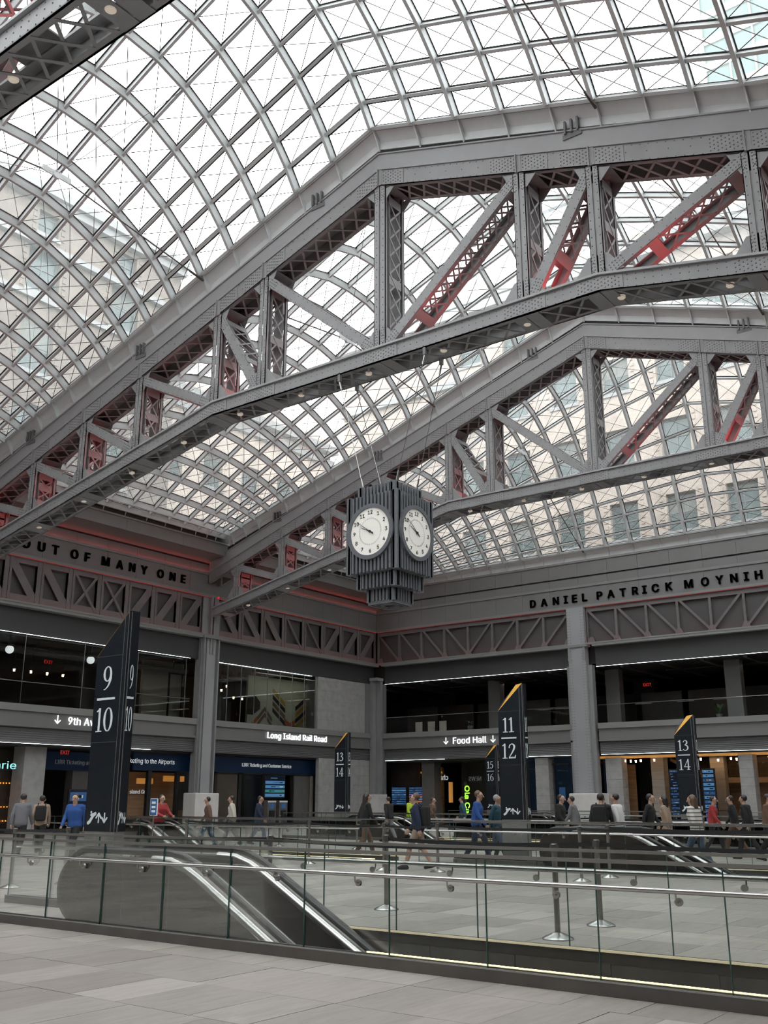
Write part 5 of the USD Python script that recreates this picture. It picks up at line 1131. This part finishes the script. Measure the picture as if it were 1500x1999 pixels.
# --- ground floor, back wall: left of the column
t, L = wallthing('food_court', 'dark entrance under the food court lettering', 'shop front', FW, 6, -2, 0)
lbox(MB(), .75, 3.2, -2.6, -2.4, 0, 4.0).build('wall', 'room_brown', t, L); lbox(MB(), 4.55, 5.55, -1.6, -.8, 0, 4.0).build('pillar', 'room_mid', t, L); lbox(MB(), 3.2, 4.6, -3.4, -3.2, 0, 3.7).build('warm_wall', 'wood_warm', t, L); lbox(MB(), 3.2, 4.6, -3.2, -2.6, 3.3, 3.42).build('warm_header', 'glowing_soffit', t, L)
for s in (3.5, 4.1): lbox(MB(), s-.1, s+.1, -3.15, -3.0, .9, 2.4).build('warm_panel', 'glowing_soffit', t, L)
lbox(MB(), 5.6, 9.6, -4.2, -4.0, 0, 4.0).build('rear_wall', 'room_dark', t, L); lbox(MB(), 6.0, 6.2, -2.0, -1.8, 1.4, 2.7).build('warm_panel', 'glowing_soffit', t, L); lbox(MB(), 7.2, 7.4, -2.0, -1.8, 1.4, 2.7).build('post', 'room_brown', t, L)
screen('left of two blue departure screens under the food court lettering', FW, 1.35, 2.55, -1.3, 1.25, 2.4, 8, 11); screen('right of two departure screens under the food court lettering', FW, 2.75, 3.9, -1.3, 1.25, 2.4, 8, 12, ['screen_row', 'screen_blue', 'screen_blue', 'screen_blue', 'screen_purple', 'screen_orange'])
loose_sign('white mirrored shop name in the warm food court doorway', 'chaps', FW, 4.75, -2.2, 2.85, .32, 1.15, 'sign_soft', mirror=True, bold=True)
loose_sign('dim mirrored news sign beside the green neon', 'NEWS', FW, 7.4, -1.6, 2.75, .26, .95, 'sign_dim', mirror=True)
loose_sign('bright green neon script running downwards', 'Ola Ca', FW, 7.1, -1.2, .75, .34, 1.7, 'sign_green', vertical=True, bold=True)
def dark_shop(label, s0, s1, glow=None):
    t, L = wallthing('dark_shop', label, 'shop front', FW, (s0+s1)/2, -1.2, 0); lbox(MB(), s0, s1, -1.5, -1.4, 0, 4.0).build('rear_wall', 'screen_dark', t, L); lbox(MB(), s0, s1, -.9, -.88, .05, 3.9).build('glass_pane', 'shop_glass', t, L); lbox(MB(), s0, s1, -.95, -.85, 3.6, 3.7).build('transom', 'ink', t, L)
    if glow: lbox(MB(), *glow[:2], -1.38, -1.36, *glow[2:]).build('lit_poster', 'screen_blue', t, L)
dark_shop('dark navy shop front between the 11/12 sign and a stone pier', 11.0, 12.3); dark_shop('dark navy shop front left of the back column block', 13.3, 14.6, (13.6, 14.0, 1.6, 2.3))
def pier(label, s0, s1, n0=-1.1, n1=-.35, m='stone'):
    t, L = wallthing('stone_pier', label, 'pier', FW, (s0+s1)/2, (n0+n1)/2, 0); z = 0
    while z < 3.95: lbox(MB(), s0, s1, n0, n1, z+.004, min(z+.45, 4.05)-.004).build('stone_block', m, t, L); z += .45
pier('grey stone pier right of the 11/12 sign', 12.35, 13.25); pier('grey stone pier just right of the back column', 16.9, 17.9); pier('warm lit stone pier behind the rightmost 13/14 sign, left', 19.6, 20.35, -2.4, -1.7, 'stone_warm'); pier('grey stone pier near the right picture edge', 24.5, 25.25); pier('warm stone pier left of the picture edge, deeper', 22.9, 23.7, -4.2, -3.6, 'stone_warm')
t, L = wallthing('side_hall', 'warm lit side hall behind the stone piers at the right', 'hall', FW, 22, -5, 0)
lbox(MB(), 16.5, 31, -1.7, -.35, 3.9, 4.0).build('glowing_soffit', 'glowing_soffit', t, L); lbox(MB(), 18.0, 19.1, -3.0, -2.9, 0, 3.6).build('wall', 'wood_warm', t, L); lbox(MB(), 20.4, 24.6, -6.2, -6.0, 0, 4.0).build('rear_wall', 'room_brown', t, L); lbox(MB(), 23.7, 31, -6.0, -5.8, 0, 4).build('wood_wall', 'wood_warm', t, L)  # soffit glows by itself, painting in the orange lamplight on it
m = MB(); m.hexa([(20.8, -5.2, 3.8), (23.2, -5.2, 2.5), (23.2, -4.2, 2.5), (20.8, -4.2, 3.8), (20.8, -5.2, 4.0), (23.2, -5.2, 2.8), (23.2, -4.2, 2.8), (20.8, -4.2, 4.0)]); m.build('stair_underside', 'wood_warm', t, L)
lbox(MB(), 23.2, 26.6, -5.2, -4.2, 2.5, 2.8).build('landing', 'wood_warm', t, L); lbox(MB(), 23.0, 26.6, -4.2, -4.17, 2.8, 3.6).build('glass_balustrade', 'shop_glass', t, L); lbox(MB(), 20.5, 25, -2.6, -2.56, .95, 1.0).build('barrier_rail', 'stainless', t, L); lbox(MB(), 18.9, 19.2, -1.5, -1.2, .3, 1.25).build('lit_case', 'room_mid', t, L); lbox(MB(), 19.1, 19.14, -1.2, -1.18, .3, 1.2).build('lit_edge', 'strip_warm', t, L)
for i, (s, n_) in enumerate(((17.95, -.9), (18.3, -1.4), (18.6, -2.0), (18.9, -1.2), (19.7, -1.0), (22.0, -1.4), (22.35, -1.0), (23.3, -3.0), (24.0, -1.3), (24.3, -2.4), (24.7, -3.0), (26.0, -1.4))): spot(FW, s, n_, 3.66, f'small bright downlight under the orange lit soffit at the right, {ORD[i]} from the left', 'downlights under the orange soffit', .05)
screen('tall dark departure board left of the rightmost 13/14 sign', FW, 20.5, 21.0, -1.5, .4, 3.2, 18, 21, ['screen_dark', 'screen_dark', 'screen_dark', 'screen_blue'], 'departure_board', 'departure board')
screen('large colourful departure board right of the rightmost 13/14 sign', FW, 22.35, 23.0, -1.7, .4, 3.2, 12, 22, ['screen_row', 'screen_purple', 'screen_row', 'screen_row', 'screen_blue', 'screen_blue', 'screen_orange'], 'departure_board', 'departure board')
screen('narrow departure board strip right beside the rightmost 13/14 sign', FW, 21.75, 22.2, -1.65, .4, 3.2, 16, 23, ['screen_dark', 'screen_dark', 'screen_dark', 'screen_row'], 'departure_board', 'departure board')
dark_shop('dark navy shop front in the shadow right of the back column', 16.5, 16.88)
# --- upper storey, back wall: inner pillars, panels, plant, ceiling beams
for s, n_, lab in ((9.6, -3.2, 'grey inner pillar on the upper balcony left of the 11/12 sign'), (17.6, -2.6, 'grey inner pillar on the upper balcony just right of the back column'), (24.6, -2.6, 'grey inner pillar on the upper balcony near the right edge')):
    t, L = wallthing('inner_pillar', lab, 'pillar', FW, s, n_, 5.84); lbox(MB(), s-.45, s+.45, n_-.3, n_+.3, 5.84, 9.24).build('shaft', 'wall_paint', t, L); lbox(MB(), s-.47, s+.47, n_-.32, n_+.32, 5.84, 5.96).build('skirting', 'room_dark', t, L)
t, L = wallthing('panelling', 'dim panelled rear wall of the upper balcony', 'wall', FW, 16, -7, 5.84)
for k, s in enumerate(np.arange(1.0, 30, 3.1)): lbox(MB(), s, s+2.7, -7.1, -7.0, 5.9, 8.2).build('panel', ('room_mid', 'room_brown', 'room_dark')[k % 3], t, L)
for k, s in enumerate(np.arange(2.0, 31, 2.4)): lbox(MB(), s-.1, s+.1, -8.5, -.6, 9.1, 9.24).build('ceiling_beam', 'room_mid', t, L)
for s in (19.2, 22.0, 24.3, 12.2, 13.4): lbox(MB(), s, s+1.1, -6.9, -6.88, 7.5, 7.55).build('light_slot', 'sign_dim', t, L)
for s, lab in ((3.6, 'left'), (4.6, 'middle'), (5.5, 'right')):
    t, L = wallthing('display_board', f'pinkish display board on the upper balcony, {lab} of three', 'board', FW, s, -1.5, 5.84); lbox(MB(), s-.28, s+.28, -1.55, -1.5, 5.95, 6.65).build('board', 'stone_warm', t, L); lbox(MB(), s-.02, s+.02, -1.6, -1.55, 5.84, 6.5).build('leg', 'ink', t, L)
def plant(label, s, n, z, h):
    t, L = wallthing('potted_plant', label, 'plant', FW, s, n, z); MB().lathe([(0, 0), (.15, 0), (.2, .35), (0, .35)], (s, n, z), 12).build('pot', 'room_mid', t, L); r = random.Random(int(s*10)); m = MB()
    for k in range(26):
        a = r.random()*6.28; l = h*(.5+.5*r.random()); P = [np.array([s, n, z+.3]) + np.array([math.cos(a)*u*l*.45, math.sin(a)*u*l*.45, l*(u - .45*u*u)]) for u in (0, .35, .7, 1)]
        for p_, q in zip(P[:-1], P[1:]): m.beam(p_, q, .07, .006)
    m.build('leaves', 'plant_green', t, L, kind='stuff')
plant('dark leafy potted plant on the upper balcony at the right', 23.6, -1.6, 5.84, 1.2); plant('small potted plant with pale flowers on the upper balcony', 7.6, -1.0, 5.84, .7)

# ------------------------------------------------------------------ people, standing still in their walking poses
def sph(p, r, n=12): return m3.Manifold.sphere(float(r), n).translate(tuple(map(float, p)))
def bone(a, ra, b, rb, n=12): return m3.Manifold.batch_hull([sph(a, ra, n), sph(b, rb, n)])
def smooth_mesh(mf, length=.035, it=6):
    m = mf.refine_to_length(length).to_mesh(); t = trimesh.Trimesh(m.vert_properties[:, :3], m.tri_verts); trimesh.smoothing.filter_taubin(t, iterations=it); return t
def person(label, x, y, face, h=1.72, top='navy', legs='black', hair='hair_dark', skin='skin', stride=.3, bag=None, shorts=False, arm='swing', z=0.0, long_hair=False, vest=None, shoe='cloth_black', phase=1, lean=.03):
    """face: heading in degrees (0 = +x). Local: +x ahead, +y left."""
    t = thing('person', label, 'person', (x, y, z), face); k = h/1.72
    V = lambda *p: np.array(p, float)*k
    hip = {s: V(0, s*.085, .9) for s in (1, -1)}; knee, ank, toe = {}, {}, {}
    for s in (1, -1):
        f = stride*s*phase
        ank[s] = V(f, s*.08, .085 if f >= 0 else .085+.16*abs(f)); knee[s] = V(f*.5+.05+ (.05 if f < 0 else 0), s*.085, .49); toe[s] = ank[s] + V(.15, 0, -.05 - (.12*abs(f) if f < 0 else 0))
    ch = V(lean+.01, 0, 1.28); pel = V(0, 0, .95); neck = V(lean+.02, 0, 1.47); hd = V(lean+.05, 0, 1.605)
    sh, el, wr = {}, {}, {}
    for s in (1, -1):
        sh[s] = V(lean, s*.185, 1.4)
        if arm == 'phone' : el[s] = V(lean+.06, s*.23, 1.13); wr[s] = V(lean+.28, s*.1, 1.24)
        elif arm == 'pocket': el[s] = V(lean-.1, s*.26, 1.13); wr[s] = V(lean+.06, s*.2, .93)
        elif arm == 'rail': el[s] = V(lean+.14, s*.25, 1.15); wr[s] = V(lean+.36, s*.2, 1.07)
        else: el[s] = V(lean-.02 - s*phase*stride*.28, s*.235, 1.13); wr[s] = V(lean+.06 - s*phase*stride*.62, s*.235, .9)
    r_ = lambda v: v*k
    # one continuous body
    parts = [m3.Manifold.batch_hull([sph(ch+V(0, .1, 0), r_(.115)), sph(ch-V(0, .1, 0), r_(.115)), sph(pel+V(0, .06, .1), r_(.11)), sph(pel-V(0, .06, -.1), r_(.11))]),
             m3.Manifold.batch_hull([sph(pel+V(-.01, .07, 0), r_(.12)), sph(pel+V(-.01, -.07, 0), r_(.12)), sph(pel+V(0, .06, .12), r_(.105)), sph(pel+V(0, -.06, .12), r_(.105))]),
             m3.Manifold.batch_hull([sph(sh[1], r_(.062)), sph(sh[-1], r_(.062)), sph(ch+V(0, 0, .02), r_(.12))]),
             bone(neck-V(0, 0, .06), r_(.062), hd-V(.01, 0, .06), r_(.056))]
    def arms(add): return [q for s in (1, -1) for q in (bone(sh[s], r_(.055+add), el[s], r_(.043+add)), bone(el[s], r_(.043+add), wr[s], r_(.03+add*.8)))]
    def thighs(add): return [bone(hip[s], r_(.092+add), knee[s], r_(.06+add)) for s in (1, -1)]
    def shins(add): return [m3.Manifold.batch_hull([sph(knee[s], r_(.058+add)), sph(knee[s]*.65+ank[s]*.35-V(.02, 0, 0), r_(.058+add)), sph(ank[s], r_(.038+add))]) for s in (1, -1)]
    head = m3.Manifold.batch_hull([sph(hd+V(-.02, 0, .03), r_(.088), 16), sph(hd+V(.02, 0, .015), r_(.08), 16), sph(hd+V(.04, 0, -.085), r_(.038), 12)])
    face_ = [bone(hd+V(.1, 0, .005), r_(.012), hd+V(.118, 0, -.03), r_(.017))] + [m3.Manifold.batch_hull([sph(hd+V(-.01, s*.088, .01), r_(.018)), sph(hd+V(-.005, s*.084, -.03), r_(.012))]) for s in (1, -1)]
    hands = []
    for s in (1, -1):
        d = wr[s]-el[s]; d /= np.linalg.norm(d); sd = np.array([0, s*1.0, 0]); fw = np.cross(d, sd); fw /= np.linalg.norm(fw)*(1 if fw[0] > 0 else -1); c = wr[s]+d*r_(.05)
        hands.append(m3.Manifold.batch_hull([sph(wr[s], r_(.026)), sph(c+fw*r_(.03)+d*r_(.035), r_(.016)), sph(c-fw*r_(.03)+d*r_(.03), r_(.016))]))
        for i, (o, l) in enumerate(((.032, .062), (.011, .072), (-.011, .067), (-.031, .052))):
            a = c+fw*r_(o)+d*r_(.035); b = a+d*r_(l*.55)-sd*r_(.008); e = b+d*r_(l*.45)-sd*r_(.024); hands += [bone(a, r_(.0095), b, r_(.009), 8), bone(b, r_(.009), e, r_(.0075), 8)]
        a = c+fw*r_(.03)-d*r_(.01); b = a+fw*r_(.03)+d*r_(.03); hands += [bone(a, r_(.012), b, r_(.0095), 8), bone(b, r_(.0095), b+d*r_(.03), r_(.008), 8)]
    feet = [m3.Manifold.batch_hull([sph(ank[s]-V(.03, 0, .035), r_(.04)), sph(toe[s], r_(.034)), sph(ank[s], r_(.042))]) for s in (1, -1)]
    body = m3.Manifold.batch_boolean(parts + arms(0) + thighs(0) + shins(0) + [head] + face_ + hands + feet, m3.OpType.Add)
    MB().add(smooth_mesh(body, .03, 4)).build('body', skin, t, smooth=True)
    # clothes a little proud of the body
    add = .014
    hem = m3.Manifold.batch_hull([sph(pel+V(-.01, .08, -.02), r_(.128)), sph(pel+V(-.01, -.08, -.02), r_(.128)), sph(pel+V(0, .06, .15), r_(.118)), sph(pel-V(0, .06, -.15), r_(.118))])
    shirt = [m3.Manifold.batch_hull([sph(ch+V(0, .1, 0), r_(.13)), sph(ch-V(0, .1, 0), r_(.13)), sph(pel+V(0, .06, .1), r_(.125)), sph(pel-V(0, .06, -.1), r_(.125))]), hem,
             m3.Manifold.batch_hull([sph(sh[1], r_(.074)), sph(sh[-1], r_(.074)), sph(ch+V(0, 0, .02), r_(.132))])] + arms(add)
    MB().add(smooth_mesh(m3.Manifold.batch_boolean(shirt, m3.OpType.Add), .04, 5)).build('top', 'cloth_'+top, t, smooth=True)
    tr = thighs(.016) + [m3.Manifold.batch_hull([sph(pel+V(-.01, .07, -.01), r_(.125)), sph(pel+V(-.01, -.07, -.01), r_(.125)), sph(hip[1], r_(.1)), sph(hip[-1], r_(.1))])] + ([] if shorts else shins(.018))
    MB().add(smooth_mesh(m3.Manifold.batch_boolean(tr, m3.OpType.Add), .04, 5)).build('shorts' if shorts else 'trousers', 'cloth_'+legs, t, smooth=True)
    for s in (1, -1):
        MB().add(smooth_mesh(m3.Manifold.batch_hull([sph(ank[s]-V(.035, 0, .04), r_(.045)), sph(toe[s]+V(.015, 0, 0), r_(.038)), sph(ank[s]-V(0, 0, .0), r_(.05)), sph(toe[s]+V(-.05, 0, .02), r_(.04))]), .04, 2)).build('shoe', shoe, t, smooth=True)
    hr = [sph(hd+V(-.032, 0, .042), r_(.094), 16)] + ([m3.Manifold.batch_hull([sph(hd+V(-.06, .04, .02), r_(.07)), sph(hd+V(-.06, -.04, .02), r_(.07)), sph(neck+V(-.06, .05, -.04), r_(.05)), sph(neck+V(-.06, -.05, -.04), r_(.05))])] if long_hair else [])
    hm = m3.Manifold.batch_boolean(hr, m3.OpType.Add) - m3.Manifold.cube((1, 1, 1)).translate((hd[0]+.028*k, -.5, hd[2]-.9)) - m3.Manifold.cube((1, 1, 1)).translate((hd[0]+.06*k, -.5, hd[2]-.5+0.0))
    MB().add(smooth_mesh(hm, .03, 2)).build('hair', hair, t, smooth=True)
    for s in (1, -1): MB().add(trimesh.creation.icosphere(1, r_(.011)), mat4((1, 0, 0), (0, 1, 0), (0, 0, 1), hd+V(.088, s*.033, .012))).build('eye', 'ink', t)
    MB().beam(hd+V(.083, -.022, -.062), hd+V(.083, .022, -.062), r_(.008), r_(.008)).build('mouth', 'hair_brown', t)
    if bag:
        bm = m3.Manifold.batch_hull([sph(ch+V(-.17+dx, dy, dz), r_(.05)) for dx in (0, -.09) for dy in (-.11, .11) for dz in (-.26, .1)]); bp = MB().add(smooth_mesh(bm, .05, 3)).build('backpack', 'cloth_'+bag, t, smooth=True)
        for s in (1, -1): MB().tube([ch+V(-.13, s*.11, .12), ch+V(-.02, s*.115, .215), ch+V(.125, s*.11, .06), ch+V(.02, s*.155, -.2), ch+V(-.12, s*.12, -.24)], r_(.017), 6).build('strap', 'cloth_'+bag, bp)
    if arm == 'phone': MB().box((wr[1][0]+.06*k, -.04*k, wr[1][2]-.02*k), (wr[1][0]+.07*k, .04*k, wr[1][2]+.13*k)).build('phone', 'ink', t)
    return t
PEOPLE = [  # label, x, y, heading, options
 ('person in navy with a dark backpack and shorts walking left of centre', 28.31, -35.47, 200, dict(top='navy', legs='khaki', shorts=True, bag='black', hair='hair_brown', h=1.66)),
 ('person in a bright blue jacket walking towards the 11/12 sign', 27.82, -32.15, 20, dict(top='blue', legs='navy', h=1.74, hair='hair_brown')),
 ('person in a dark teal coat close beside the blue jacket', 28.05, -31.6, 15, dict(top='teal', legs='jeans', h=1.64, hair='hair_grey', phase=-1)),
 ('person in black at the left edge of the 11/12 sign', 27.95, -30.9, 190, dict(top='grey', legs='black', h=1.62, shoe='cloth_pink')),
 ('person in a striped sweater and jeans before the rightmost 13/14 sign', 33.55, -32.05, 170, dict(top='stripe', legs='jeans', hair='hair_brown', long_hair=True, h=1.62)),
 ('person in a dark shirt with a black backpack before the back column block', 31.2, -31.95, 100, dict(top='black', legs='jeans', bag='black', h=1.66)),
 ('person in a white shirt right of the back column block', 31.4, -31.4, 180, dict(top='white', legs='black', h=1.66)),
 ('person in black walking between back column and the rightmost sign', 31.48, -29.72, 10, dict(top='black', legs='black', h=1.66, phase=-1)),
 ('person in tan trousers and a light top near the rightmost sign', 31.46, -28.48, 185, dict(top='tan', legs='cream', h=1.62, long_hair=True)),
 ('person in dark clothes just right of the 11/12 sign', 28.49, -28.83, 5, dict(top='black', legs='grey', h=1.66)),
 ('person in a grey coat left of the back column block', 27.91, -26.77, 190, dict(top='grey', legs='black', h=1.62, phase=-1)),
 ('person in black near the right edge, third from the edge', 33.01, -26.69, 175, dict(top='black', legs='black', h=1.64)),
 ('person in dark red near the right edge', 31.56, -25.28, 10, dict(top='red', legs='black', h=1.62)),
 ('person in grey at the right edge', 33.75, -27.39, 0, dict(top='brown', legs='black', h=1.66)),
 ('person with long dark hair in a black coat right of the slim sign', 24.05, -32.0, 60, dict(top='black', legs='brown', long_hair=True, h=1.7)),
 ('person in a lime vest far off under the food court', 16.95, -19.8, 350, dict(top='lime', legs='black', h=1.66)),
 ('person in dark clothes far off left of the lime vest', 18.19, -22.95, 170, dict(top='black', legs='grey', h=1.64)),
 ('person in brown far off beside the pillar under the food court', 17.69, -19.3, 10, dict(top='brown', legs='black', h=1.62)),
 ('person in pale clothes walking before the ticket office', 16.15, -29.34, 215, dict(top='cream', legs='grey', h=1.66)),
 ('person in dark blue walking before the ticket office', 16.16, -28.08, 30, dict(top='navy', legs='jeans', h=1.66)),
 ('person in blue jeans and a brown top at the left column block', 16.22, -30.53, 220, dict(top='brown', legs='jeans', h=1.62)),
 ('person in a grey jacket at the far left', 16.44, -37.87, 130, dict(top='grey', legs='black', h=1.68)),
 ('person in a tan coat and dark trousers at the far left', 15.15, -36.34, 140, dict(top='tan', legs='black', h=1.64, bag='black')),
 ('person in blue just left of the 9/10 sign', 19.32, -38.21, 300, dict(top='blue', legs='black', h=1.66)),
 ('person in black near the right edge, second from the edge', 31.73, -23.9, 190, dict(top='black', legs='brown', h=1.64)),
 ('person in a teal top far off behind the green neon', 18.26, -17.76, 200, dict(top='teal', legs='black', h=1.66)),
]
for lab, x, y, f_, o in PEOPLE: person(lab, x, y, f_, **o)
person('person in red riding down the escalator behind the near one', 13.85+3.4, -33.57, 0, h=1.66, top='red', legs='black', stride=.04, arm='rail', z=.012)
person('person with a phone standing on the upper balcony left of the 11/12 sign', 10.35, .55, 270, h=1.76, top='teal', legs='black', stride=.03, arm='phone', z=5.85)
